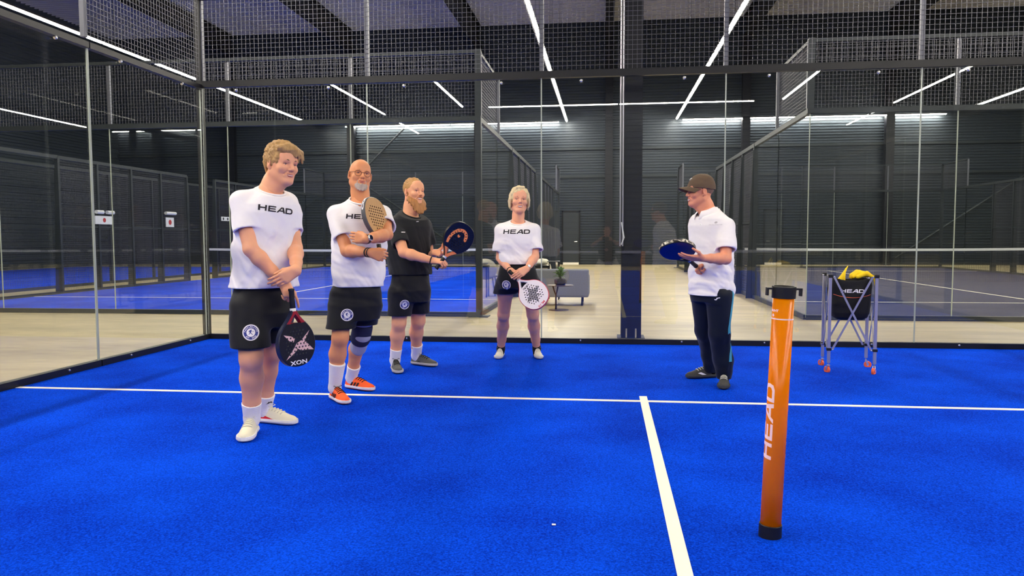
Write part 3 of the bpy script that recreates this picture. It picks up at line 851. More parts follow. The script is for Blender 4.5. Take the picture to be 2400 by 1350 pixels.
def garment(prims, h, hem=None, fold=None, subs=(), cuts=(), k=.03, relax=1):
    """prims: (prim, cut or None, hollow or None); cloth with open, hollow ends"""
    f = Field.around([p[0] for p in prims], h, .04)
    for p in prims: f.add(p[0], k, p[1], p[2] if len(p) > 2 else None, fold)
    if hem is not None: f.cut((0, 0, hem), (0, 0, -1))
    for o, n in cuts: f.cut(o, n)
    for s in subs: f.sub(s, .006)
    return f.mesh(relax)
def tube_of_cloth(secs, hem, t=.014):
    """trunk of a shirt, hollow just above its hem"""
    a = np.array(secs); lo = a.copy(); lo[:, 3:5] -= t; k = [r for r in lo if r[0] < hem+.07]
    top = [np.interp(hem+.07, a[:, 0], lo[:, i]) for i in range(6)]
    return (Loft(secs), None, Loft(k+[top]))
def cloth_leg(H, K, r0, r1, zh, t=.013):
    H, K = V3(H), V3(K); E = K+(K-H)*.15; H = H+(K-H)*.30; u = (E-H)/(E[2]-H[2]); m = H+u*(zh+.09-H[2])
    f = (m[2]-H[2])/(E[2]-H[2]); return (Cone(H, E, r0, r1), None, Cone(m, E+(E-H)*.1, r0+(r1-r0)*f-t-.004, r1-t))

def shoe(root, pos, yaw, L, upper, sole, lace, colr=None, stripe=None, w=1.0, tongue=None, socktop=None):
    """a trainer: yaw is the facing angle (0 = toward -Y, positive toward +X)"""
    F = np.array([math.sin(yaw), -math.cos(yaw), 0]); R = np.array([-math.cos(yaw), -math.sin(yaw), 0]); Z = np.array([0, 0, 1.0]); P0 = V3(pos)
    def W(x, y, z): return P0+F*x+R*y+Z*z
    s = L/.295
    xs = [0, .005, .014, .04, .10, .16, .205, .24, .265, .282, .291, .295]; ws = [.010, .020, .028, .036, .036, .042, .048, .0465, .041, .032, .021, .010]; ts = [.074, .080, .084, .086, .104, .092, .074, .062, .057, .051, .044, .034]
    def up(X, Y, Z_):
        px, py = X-P0[0], Y-P0[1]; x = (px*F[0]+py*F[1])/s; y = (px*R[0]+py*R[1])/s; z = (Z_-P0[2])/s
        ww = np.interp(x, xs, ws)*w; t = np.interp(x, xs, ts)
        n = (np.abs(y/ww)**2.3+np.abs(np.maximum(z, 0)/t)**2.3)**(1/2.3)+1e-9
        r = np.sqrt(y*y+np.maximum(z, 0)**2)+1e-6
        d = r*(1-1/n); d = np.maximum(d, np.maximum(-x, x-.295)); return np.maximum(d, .008-z)*s
    lo = np.minimum(P0, W(L, 0, 0))-.06; hi = np.maximum(P0, W(L, 0, 0))+.06; lo[2] = 0; hi[2] = .125*s
    f = Field(lo-.01, hi+.01, .0045); f.add(Fn(up, lo, hi), .001)
    RR = np.stack([F, R, Z], 1)
    f.sub(Ell(W(.052*s, 0, .112*s), (.040*s, .030*s, .036*s), RR), .006)
    u = sdf_obj('shoe', [f.mesh(1)], upper, root)
    def ring(z, g):
        a = [W(x*s, (y*w+g)*s, z) for x, y in zip(xs, ws)]; b = [W(x*s, -(y*w+g)*s, z) for x, y in zip(xs, ws)]
        a[0] = W(-.005*s, .012*s, z); b[0] = W(-.005*s, -.012*s, z); a[-1] = W(.299*s, .012*s, z); b[-1] = W(.299*s, -.012*s, z)
        return a+b[::-1]
    mb = MB(); r0 = ring(.0125, .001); r1 = ring(.020, .005); r2 = ring(.034*s, .003); r3 = ring(.034*s, -.006); n = len(r0)
    mb.add(r0+r1+r2+r3, [(i+n*k, (i+1) % n+n*k, (i+1) % n+n*(k+1), i+n*(k+1)) for k in range(3) for i in range(n)]+[tuple(range(n-1, -1, -1))])
    mb.build('sole', sole, u, smooth=False)
    def top(x): return np.interp(x, xs, ts)
    for i in range(5):
        x = .105+i*.022; ww = np.interp(x, xs, ws)*w*.62; t = top(x)
        pts = [W((x+dx)*s, y*s, (t*(1-abs(y/(np.interp(x, xs, ws)*w))**2.3)**(1/2.3)+.003)*s) for y, dx in ((-ww, 0), (-ww*.5, .006), (0, .008), (ww*.5, .006), (ww, 0))]
        MB().tube(pts, .0032*s, 6).build('lace', lace, u, smooth=True)
    t = top(.10)
    for sg in (-1, 1):
        MB().tube([W(.105*s, 0, (t+.004)*s), W(.10*s, sg*.018*s, (t+.022)*s), W(.118*s, sg*.032*s, (t+.008)*s), W(.108*s, sg*.006*s, (t+.003)*s)], .0026*s, 6).build('lace_loop', lace, u, smooth=True)
    tg = Ell(W(.098*s, 0, (t+.010)*s), (.008*s, .024*s, .026*s), RR)
    sdf_obj('tongue', [simple([tg], .004)], tongue or upper, u)
    if colr is not None:      # padded collar in its own colour
        c = [W((.052+.042*math.cos(a))*s, .033*math.sin(a)*s, (.086+.012*math.cos(a))*s) for a in np.linspace(0, 6.283, 18)[:-1]]
        MB().tube(c, .0085*s, 8, closed=True).build('collar', colr, u, smooth=True)
    if stripe is not None:
        bv = bvh_of(u); st, side = stripe
        lay = st(s)
        for sg in side:
            uvec = F*(1 if sg > 0 else -1)
            # n = u x v must point outwards on that side
            if np.cross(uvec, Z)@(R*sg) < 0: uvec = -uvec
            decal('side_stripe', lay, bv, W(.125*s, sg*.06*s, .045*s), uvec, Z, u, reach=.2)
    return u

def badge(bv, org, u, v, parent, r=.046):
    lay = [(tri_fill([disc(r)], .012), M['print_white']), (tri_fill([disc(r*.86), disc(r*.52)], .010), M['print_blue']), (tri_fill([disc(r*.52)], .012), M['print_white'])]
    k = r/.046
    man = [[(-.002, .014), (.002, .017), (.005, .015), (.003, .010), (.009, .003), (.017, .006), (.016, .0075), (.009, .0055), (.003, .006), (.000, .000), (.006, -.007), (.010, -.014), (.007, -.014), (.002, -.007), (-.004, -.003), (-.006, -.010), (-.015, -.010), (-.015, -.0085), (-.008, -.0075), (-.007, .002), (-.010, .006), (-.013, .002), (-.014, .003), (-.010, .010)]]
    lay.append((tri_fill([[(x*k, y*k) for x, y in p] for p in man], .01), M['print_blue']))
    def arc(txt, rad, a0, a1, flip):
        n = len(txt)
        for i, ch in enumerate(txt):
            if ch == ' ': continue
            a = a0+(a1-a0)*i/(n-1); t = text_fill(ch, .0115*k, 1.0, .0003, .02)
            lay.append((xf(t, 1, a-math.pi/2+(math.pi if flip else 0), (rad*math.cos(a), rad*math.sin(a))), M['print_white']))
    arc('PADELMASTER', r*.69, math.radians(170), math.radians(10), False)
    arc('EST. 2020', r*.69, math.radians(225), math.radians(315), True)
    return decal('badge', lay, bv, org, u, v, parent)

def figure(root, skin, hd, neck, arms, legs, torso, headkw={}, arm_h=.0040, leg_h=.0068):
    """one continuous body: head and neck, trunk, arms with hands, legs"""
    parts = [head_field(hd, neck, **headkw).mesh(1)]
    tp = [Cone(a, b, ra, rb) for a, b, ra, rb in torso]
    for S, E, W, t, hand in arms: tp.append(Cone(V3(torso[-1][1])-np.array([0, 0, .06]), S, .04, .035))
    for H, K, A, fw, t in legs: tp.append(Cone(torso[0][0], H, .08, .07))
    parts.append(simple(tp, .012, .03))
    for S, E, W, t, hand in arms:
        ap = arm_prims(S, E, W, t); palm, fing = hand
        f = Field.around(ap+palm+fing, arm_h)
        for p in ap: f.add(p, .016)
        for p in palm: f.add(p, .014)
        g = Field.around(ap+palm+fing, arm_h)
        for p in fing: g.add(p, .0030)
        a, b = f.g, g.g; h = np.clip(.5+.5*(a-b)/.006, 0, 1); f.g = a*(1-h)+b*h-.006*h*(1-h)
        parts.append(f.mesh(1))
    for H, K, A, fw, t in legs:
        parts.append(simple(leg_prims(H, K, A, fw, t), leg_h, .022))
    return sdf_obj('body', parts, skin, root)
def fdir(phi): return np.array([math.sin(phi), -math.cos(phi), 0.0])
def ldir(phi): return np.array([math.cos(phi), math.sin(phi), 0.0])
def sleeve(S, E, frac, r0, r1, t=.013):
    S, E = V3(S), V3(E); d = unit(E-S); c = S+(E-S)*frac; r0 *= .88; l = np.linalg.norm(E-S); tot = l*(frac+.12)
    rr = lambda x: r0+(r1-r0)*min(x/tot, 1); a = l*frac-.05
    return (Cone(S, S+d*tot, r0, r1), (c, d), Cone(c-d*.05, c+d*.06, rr(a)-t, rr(a+.11)-t+.002))
def collar_cut(neck, F, c0=.0, tilt=.42): return (V3(neck)+np.array([0, 0, c0]), unit(np.array([0, 0, 1.0])+F*tilt))
def neckband(parent, neck, F, L, m, c0=.0, tilt=.42, rx=.078, ry=.080, r=.0075, fo=.012):
    n = unit(np.array([0, 0, 1.0])+F*tilt); f2 = unit(F-n*(F@n)); c = V3(neck)+np.array([0, 0, c0])+F*fo
    pts = [c+L*rx*math.cos(a)+f2*ry*math.sin(a)-n*.004 for a in np.linspace(0, 6.283, 37)[:-1]]
    return MB().tube(pts, r, 8, closed=True).build('neckband', m, parent, smooth=True)
def sock(root, A, foot, top, m, r0=.041, r1=.046, toe=None):
    # the cuff stretches over the calf
    A = V3(A)
    up = unit(V3(top)-A); T = V3(top)
    f = Field.around([Cone(A, T+up*.02, r0, r1), Cone(foot, A, .04)], .0045)
    f.add(Cone(V3(foot), A, .036, r0), .02); f.add(Cone(A, T+up*.03, r0, r1), .02)
    f.warp(lambda X, Y, Z: -.0010*np.sin((X*9+Y*7)*60)); f.cut(T, up)
    return sdf_obj('sock', [f.mesh(1)], m, root)
def band(root, name, E, W, t, rad, m, width=.012, thick=.004):
    """wrist band around the forearm"""
    E, W = V3(E), V3(W); c = E+(W-E)*t; d = unit(W-E)
    return MB().lathe(c, [(rad, -width/2), (rad+thick, -width/2), (rad+thick, width/2), (rad, width/2)], 20, axis=d).build(name, m, root, smooth=False), c, d

def trap(neck, S, r=.062): return (Cone(V3(neck)+np.array([0, 0, -.036]), V3(S)+np.array([0, 0, .002]), r, .060), None)
def locks(f, H, c, rad, n, flow, rng, r=(.009, .013), ln=(.03, .05), cond=None, k=.005, out=.12, jit=.3):
    """tufts of hair lying along the scalp"""
    c = np.array(c); rad = np.array(rad)
    for i in range(n):
        d = unit(rng.normal(0, 1, 3)); b = c+d*(rad-.007)
        if cond and not cond(b): continue
        nn = unit(d/rad); fl = np.array(flow(b))+rng.normal(0, jit, 3); t = fl-nn*(fl@nn)
        if np.linalg.norm(t) < .05: continue
        t = unit(unit(t)+nn*(out+.12)); L = rng.uniform(*ln); q = b+t*L*.5; q2 = b+unit(t-nn*.35)*L
        rr = rng.uniform(*r); f.add(H.cone(tuple(b), tuple(q), rr, rr*.85), k); f.add(H.cone(tuple(q), tuple(q2), rr*.85, rr*.35), k)
# ================================================================== padel rackets
def catmull(pts, n=5):
    out = []; m = len(pts)
    for i in range(m-1):
        p0, p1, p2, p3 = (np.array(pts[max(i-1, 0)]), np.array(pts[i]), np.array(pts[i+1]), np.array(pts[min(i+2, m-1)]))
        for k in range(n):
            t = k/n; out.append(tuple(.5*((2*p1)+(-p0+p2)*t+(2*p0-5*p1+4*p2-p3)*t*t+(-p0+3*p1-3*p2+p3)*t**3)))
    out.append(tuple(pts[-1])); return out
def racket(label, butt, axis, normal, face_m, rim_m, grip_m, regions=(), throat_m=None, band_m=None, texts=(), hole_m=None, round_=False, rim_text=None, throat_hole=True, holes_on=True, vmax=.40):
    """local u across, v from butt to tip, w along the normal; regions: (polygon, material)"""
    ax = unit(axis); nn = V3(normal); nn = unit(nn-ax*(nn@ax)); uu = np.cross(ax, nn); B = V3(butt)
    def W(u, v, w): return B+uu*u+ax*v+nn*w
    root = empty('padel_racket', tuple(W(0, 0, 0)), label, 'racket', 'padel rackets in the players\' hands')
    half = catmull([(.017, .128), (.027, .150), (.056, .186), (.094, .226), (.119, .268), (.130, .315), (.126, .362), (.108, .404), (.076, .437), (.036, .453), (0, .457)] if not round_ else
                   [(.017, .128), (.026, .150), (.058, .190), (.098, .226), (.123, .265), (.1315, .312), (.127, .358), (.109, .402), (.076, .436), (.036, .452), (0, .456)], 3)
    loop = half+[(-u, v) for u, v in half[-2::-1]]
    c = np.array([np.array(p) for p in loop]); n = len(loop)
    nor = np.array([unit(np.array([(c[(i+1) % n]-c[i-1])[1], -(c[(i+1) % n]-c[i-1])[0]])) for i in range(n)])
    inner = [tuple(c[i]-nor[i]*.005) for i in range(n)]
    th = [(0, .149), (.019, .172), (.040, .205), (.020, .2015), (0, .2005), (-.020, .2015), (-.040, .205), (-.019, .172)] if throat_hole else None
    holes = []
    if holes_on:
        for j in range(-5, 6):
            for i in range(-5, 6):
                u = (i+.5*(j % 2))*.0225; v = .325+j*.0195
                if (u/.088)**2+((v-.322)/.098)**2 < 1 and v < vmax: holes.append((u, v))
    hp = [disc(.0056, 8, h) for h in holes]
    pts = []; edges = []
    def addloop(l):
        b = len(pts); pts.extend(Vector(p) for p in l); edges.extend((b+i, b+(i+1) % len(l)) for i in range(len(l)))
    addloop(inner)
    if th: addloop(th)
    for h in hp: addloop(h)
    for r, m in regions: addloop(r)
    cd = delaunay_2d_cdt(pts, edges, [], 0, 1e-7); vs = [tuple(v) for v in cd[0]]
    mats = [face_m]; fs = []; mi = []
    for f in cd[2]:
        p = (sum(vs[i][0] for i in f)/3, sum(vs[i][1] for i in f)/3)
        if not in_poly(p, inner) or (th and in_poly(p, th)): continue
        if any((p[0]-h[0])**2+(p[1]-h[1])**2 < .0053**2 for h in holes): continue
        m = face_m if not (throat_m and p[1] < .206) else throat_m
        for r, rm in regions:
            if in_poly(p, r): m = rm
        if m not in mats: mats.append(m)
        fs.append(f); mi.append(mats.index(m))
    T = .018
    V = [W(x, y, T) for x, y in vs]+[W(x, y, -T) for x, y in vs]; k = len(vs)
    F = [tuple(f) for f in fs]+[tuple(i+k for i in f[::-1]) for f in fs]; MI = mi+mi
    hm = hole_m or M['black']
    if hm not in mats: mats.append(hm)
    for h in hp+([th] if th else []):
        b = len(V); V += [W(x, y, T) for x, y in h]+[W(x, y, -T) for x, y in h]; q = len(h)
        F += [(b+i, b+(i+1) % q, b+q+(i+1) % q, b+q+i) for i in range(q)]; MI += [mats.index(hm if h is not th else (throat_m or rim_m) if (throat_m or rim_m) in mats else hm)]*q
    me = bpy.data.meshes.new('face'); me.from_pydata([tuple(p) for p in V], [], F); me.update()
    for p, i in zip(me.polygons, MI): p.material_index = i
    face = finish('face', me, mats, root)
    mb = MB(); rings = [[W(x, y, T) for x, y in inner], [W(x, y, T-.005) for x, y in loop], [W(x, y, -T+.005) for x, y in loop], [W(x, y, -T) for x, y in inner]]
    mb.add([p for r in rings for p in r], [(i+n*j, (i+1) % n+n*j, (i+1) % n+n*(j+1), i+n*(j+1)) for j in range(3) for i in range(n-1)])
    mb.build('rim', rim_m, root)
    # handle with an octagonal grip and a flared butt
    def oct_ring(v, a, b): return [W(a*math.cos(t), v, b*math.sin(t)) for t in np.linspace(0, 2*math.pi, 13)[:-1]]
    mb = MB(); prof = [(0, .004, .004), (.001, .018, .017), (.010, .019, .018), (.018, .0165, .0155), (.06, .016, .015), (.118, .0165, .0155), (.122, .015, .014)]
    mb.add([p for v, a, b in prof for p in oct_ring(v, a, b)], [(i+12*j, (i+1) % 12+12*j, (i+1) % 12+12*(j+1), i+12*(j+1)) for j in range(len(prof)-1) for i in range(12)])
    mb.build('grip', grip_m, root, smooth=True)
    mb = MB(); prof = [(.116, .0175, .0165), (.117, .018, .017), (.128, .018, .0175), (.136, .019, .0178)]
    mb.add([p for v, a, b in prof for p in oct_ring(v, a, b)], [(i+12*j, (i+1) % 12+12*j, (i+1) % 12+12*(j+1), i+12*(j+1)) for j in range(len(prof)-1) for i in range(12)])
    mb.build('grip_band', band_m or rim_m, root, smooth=True)
    for t, sz, xs, at_, rot, m, bold in texts:
        fl = xf(text_fill(t, sz, xs, bold, .02), 1, rot, at_)
        mb = MB(); mb.add([W(x, y, T+.0012) for x, y in fl[0]], fl[1]); mb.build('lettering', m, face)
    if rim_text:
        txt, m, i0, i1 = rim_text
        fl = head_word(1.0, .2) if txt == 'HEAD' else text_fill(txt, .16, 1.6, .01, .2)
        xs_ = [p[0] for p in fl[0]]; x0, x1 = min(xs_), max(xs_); ys_ = [p[1] for p in fl[0]]; y0, y1 = min(ys_), max(ys_)
        seg = c[i0:i1] if i1 > i0 else c[i1:i0][::-1]; L = np.concatenate([[0], np.cumsum(np.linalg.norm(np.diff(seg, axis=0), axis=1))])
        nseg = nor[i0:i1] if i1 > i0 else nor[i1:i0][::-1]
        P = []
        for x, y in fl[0]:
            s = (x-x0)/(x1-x0)*L[-1]; u = np.interp(s, L, seg[:, 0]); v = np.interp(s, L, seg[:, 1]); nu = np.interp(s, L, nseg[:, 0]); nv = np.interp(s, L, nseg[:, 1])
            P.append(W(u+nu*.0018, v+nv*.0018, ((y-y0)/(y1-y0)-.5)*.020))
        mb = MB(); mb.add(P, fl[1]); mb.build('rim_lettering', m, root)
    return root, W
def star(c, r0, r1, n, rot=0.0):
    return [(c[0]+(r0 if i % 2 == 0 else r1)*math.cos(rot+math.pi*i/n), c[1]+(r0 if i % 2 == 0 else r1)*math.sin(rot+math.pi*i/n)) for i in range(2*n)]
# ------------------------------------------------------------------ young man in white tee, hands clasped over a hanging racket
def person_young():
    Y = -4.2; phi = math.radians(54); F, L = fdir(phi), ldir(phi)
    root = empty('person', (2.62, -4.2, 0), 'tall person with tousled light brown hair, white tee and black shorts, hands clasped', 'person', 'people standing on the court')
    skin = skin_mat('skin_young', lin(232, 166, 130))
    hd = Head(at(661, 385, Y), fdir(math.radians(58))+np.array([0, 0, -.12]), np.array([.17, 0, 1])+F*.10, 1.04)
    neck = V3(at(634, 446, Y)); chest = V3(at(625, 540, Y)); pel = V3(at(618, 665, Y))
    SR = V3(at(621, 474, Y))-L*.150; SL = V3(at(621, 474, Y))+L*.150
    WR = V3(at(664, 662, -4.32)); WL = V3(at(695, 634, -4.38))
    ER = ik(SR, WR, .30, .265, V3(at(585, 590, -4.4))-L*.1); EL = ik(SL, WL, .30, .265, V3(at(700, 590, -4.0)))
    hR = hand_prims(WR, V3(at(683, 690, -4.34))-V3(at(668, 664, -4.33))+np.array([0, 0, -.01]), -F*.6-L*.2+np.array([0.2, .2, 0]), True,
                    curl=((.25, .35, .2), (1.0, 1.2, .8), (1.1, 1.2, .8), (1.1, 1.2, .8)), thumb=(.8, .3, .5), tbend=(.5, -.2, .8))
    hL = hand_prims(WL, V3(at(655, 657, -4.43))-V3(at(695, 634, -4.38)), -F+np.array([-.1, .3, -.1]), False,
                    curl=((.22, .45, .4), (.2, .45, .4), (.2, .5, .4), (.25, .5, .5)), thumb=(.85, .35, .3), tbend=(.8, 0, .5))
    HR = pel-L*.09+np.array([0, 0, -.02]); HL = pel+L*.09+np.array([0, 0, -.02])
    AR = V3(gnd(571, 1043))-fdir(math.radians(14))*.235; AL = V3(gnd(694, 1000))-fdir(math.radians(80))*.235; AR[2] = .10; AL[2] = .10
    KR = ik(HR, AR, .42, .42, V3(at(590, 820, -4.8))); KL = ik(HL, AL, .42, .42, V3(at(655, 820, -4.6)))
    figure(root, skin, hd, neck, [(SR, ER, WR, 1.02, hR), (SL, EL, WL, 1.02, hL)], [(HR, KR, AR, fdir(math.radians(14)), 1.20), (HL, KL, AL, fdir(math.radians(80)), 1.16)],
           [(pel, chest, .12, .13), (chest, neck, .13, .07)], dict(nr=.062, jaw=1.06))
    face_parts(root, hd, hair_mat('brow_young', lin(120, 88, 58)), smile=.003, teeth=True)
    # hair
    hm = hair_mat('hair_light_brown', lin(176, 138, 88)); H = hd; r = np.random.default_rng(3)
    f = Field(H.c-.20, H.c+.20, .0032)
    f.add(H.ell((0, -.020, .042), (.083, .104, .089)), .01)
    f.sub(H.ell((0, .085, -.045), (.085, .062, .108)), .01); f.sub(H.ell((0, .03, -.10), (.12, .10, .092)), .01)
    ok = lambda b: not (b[1] > .045 and b[2] < .085) and not (b[2] < .015 and b[1] > -.045) and b[2] > -.045
    locks(f, H, (0, -.020, .042), (.082, .102, .090), 760, lambda b: (-.7, .5, -.25) if b[2] > .06 else (-.1, .2, -1), r, r=(.0045, .0085), ln=(.035, .06), cond=ok, out=.20, jit=.30)
    for i in range(34):                                   # fringe falling to one side
        x = r.uniform(-.066, .072); b = (x, .058+r.uniform(-.01, .01), .112-abs(x)*.35); m = (x-.018, .088-abs(x)*.3, .090-abs(x)*.2); q = (x-.036+r.normal(0, .008), .098-abs(x)*.5, .056+r.uniform(-.012, .012)-(.026 if x < -.02 else 0))
        f.add(H.cone(b, m, .0125, .011), .006); f.add(H.cone(m, q, .011, .004), .006)
    for i in range(14): f.add(H.cone(((i-6.5)*.0105, -.100+abs(i-6.5)*.004, .0), ((i-6.5)*.0090, -.074+abs(i-6.5)*.003, -.060), .010, .005), .006)
    sdf_obj('hair', [f.mesh(0)], hm, root)
    # t-shirt
    zt = neck[2]-.01
    sp = [(pel[2]-.1, pel[0], pel[1]), (chest[2], chest[0], chest[1]), (zt, neck[0], neck[1])]
    hem = at(618, 673, Y).z
    tab = [(hem-.05, .205, .162), (1.0, .200, .160), (1.12, .196, .152), (1.26, .204, .146), (1.35, .208, .138), (1.40, .190, .122), (1.44, .150, .102), (1.475, .100, .085), (1.52, .078, .075)]
    pr = [tube_of_cloth(torso_secs(phi, sp, tab), hem), sleeve(SR+np.array([0, 0, -.005]), ER, .62, .076, .080), sleeve(SL, EL, .66, .070, .072), trap(neck, SR), trap(neck, SL)]
    zone = lambda X, Y_, Z: np.clip((1.42-Z)/.25, .15, 1)
    sh = garment(pr, .0058, hem=hem, fold=folds(4, .0085, 40, (.6, .3, .5), zone), subs=[Cone(neck+np.array([0, 0, -.03])+F*.014, neck+np.array([0, 0, .14]), .075, .082)], cuts=[collar_cut(neck, F)], k=.022)
    shirt = sdf_obj('t_shirt', [sh], M['shirt_white'], root); bv = bvh_of(shirt); neckband(shirt, neck, F, L, M['shirt_white'])
    decal('chest_lettering', [(head_word(.215), M['print_dark'])], bv, at(668, 490, -4.35), L-np.array([0, 0, .12]), np.array([0, 0, 1.0]), shirt)
    # shorts
    zh = at(600, 806, Y).z
    ptab = [(hem-.24, .160, .130), (hem-.15, .190, .150), (hem-.04, .178, .138), (hem+.04, .165, .125)]
    psp = [(hem-.3, pel[0], pel[1]), (hem+.2, pel[0], pel[1])]
    dz = np.array([0, 0, -.13])
    so = garment([(Loft(torso_secs(phi, psp, ptab)), None), cloth_leg(HR, KR, .118, .116, zh), cloth_leg(HL, KL, .112, .110, zh)], .006, hem=zh, cuts=[((0, 0, hem+.03), (0, 0, 1))], fold=folds(8, .005, 22, (.4, .3, .7)), k=.03)
    shorts = sdf_obj('shorts', [so], M['short_black'], root); bs = bvh_of(shorts)
    badge(bs, at(588, 779, -4.42), fdir(math.radians(25))@np.array([[0, 1, 0], [-1, 0, 0], [0, 0, 1]]), (0, 0, 1), shorts)
    # socks and shoes
    mk = [[(-.024, -.009), (-.009, .003), (-.005, .010), (-.001, .006), (.001, .006), (.005, .010), (.009, .003), (.024, -.009), (.012, -.005), (.007, -.004), (.003, .000), (-.003, .000), (-.007, -.004), (-.012, -.005)]]
    for A, K, sd, px in ((AR, KR, np.array([0, -.02, -.05]), (590, 954)), (AL, KL, np.array([.02, 0, -.05]), (627, 948))):
        so2 = sock(root, A, A+sd, A+unit(K-A)*.115, M['sock_white'], .047, .062)
        decal('sock_mark', [(tri_fill(mk, .012), M['print_dark'])], bvh_of(so2), at(px[0], px[1], A[1]-.10), CR, (0, 0, 1), so2)
    up = mat('cream_mesh', lin(226, 220, 196), .8, noise=.06, nscale=30, bump=.3, bscale=500); so_ = mat('white_sole', lin(232, 230, 228), .5)
    def red(s): return [(tri_fill([[(-.10*s, -.022*s), (-.05*s, .010*s), (.02*s, -.010*s), (.06*s, -.014*s), (.0*s, -.022*s)]], .012), mat('red_accent', lin(206, 30, 40), .5))]
    yR = math.radians(14); shoe(root, AR*np.array([1, 1, 0])-fdir(yR)*.055+np.array([0, 0, .012]), yR, .295, up, so_, M['lace_white'], colr=M['lace_black'], tongue=mat('grey_tongue', lin(70, 60, 58), .8), w=1.06)
    yL = math.radians(80); p = AL*np.array([1, 1, 0])-fdir(yL)*.055; shoe(root, p+np.array([0, 0, .012]), yL, .295, up, so_, M['lace_white'], colr=M['lace_black'], stripe=(red, (1,)), tongue=mat('dark_tongue', lin(46, 44, 46), .8))
    # racket hanging from the lower hand
    blk = mat('racket_black', lin(22, 22, 32), .35); rose = mat('racket_rose', lin(214, 176, 178), .4); redm = mat('racket_red', lin(150, 30, 46), .35); gry = mat('racket_grey', lin(108, 112, 118), .4)
    X = [[(.092, .262), (.056, .300), (.026, .312), (.016, .290), (.040, .276)], [(-.092, .252), (-.028, .306), (.006, .320), (.022, .340), (-.002, .352), (-.040, .330)], [(-.112, .372), (-.060, .318), (.0, .330), (.012, .345), (-.02, .365), (-.062, .366)], [(.088, .410), (.030, .378), (.004, .356), (.022, .342), (.052, .372)]]
    ax = V3(at(697, 850, -4.36))-V3(at(684, 690, -4.36))
    racket('black padel racket with rose X pattern hanging from the clasped hands', at(682.5, 676, -4.365), ax, fdir(math.radians(60)), blk, mat('racket_navy_rim', lin(30, 36, 62), .3), M['black'], [(q, rose) for q in X], throat_m=redm, band_m=M['white'],
           texts=[('NOX', .034, 1.5, (0.0, .430), 0, M['print_white'], .0008)], hole_m=gry, throat_hole=True)
person_young()
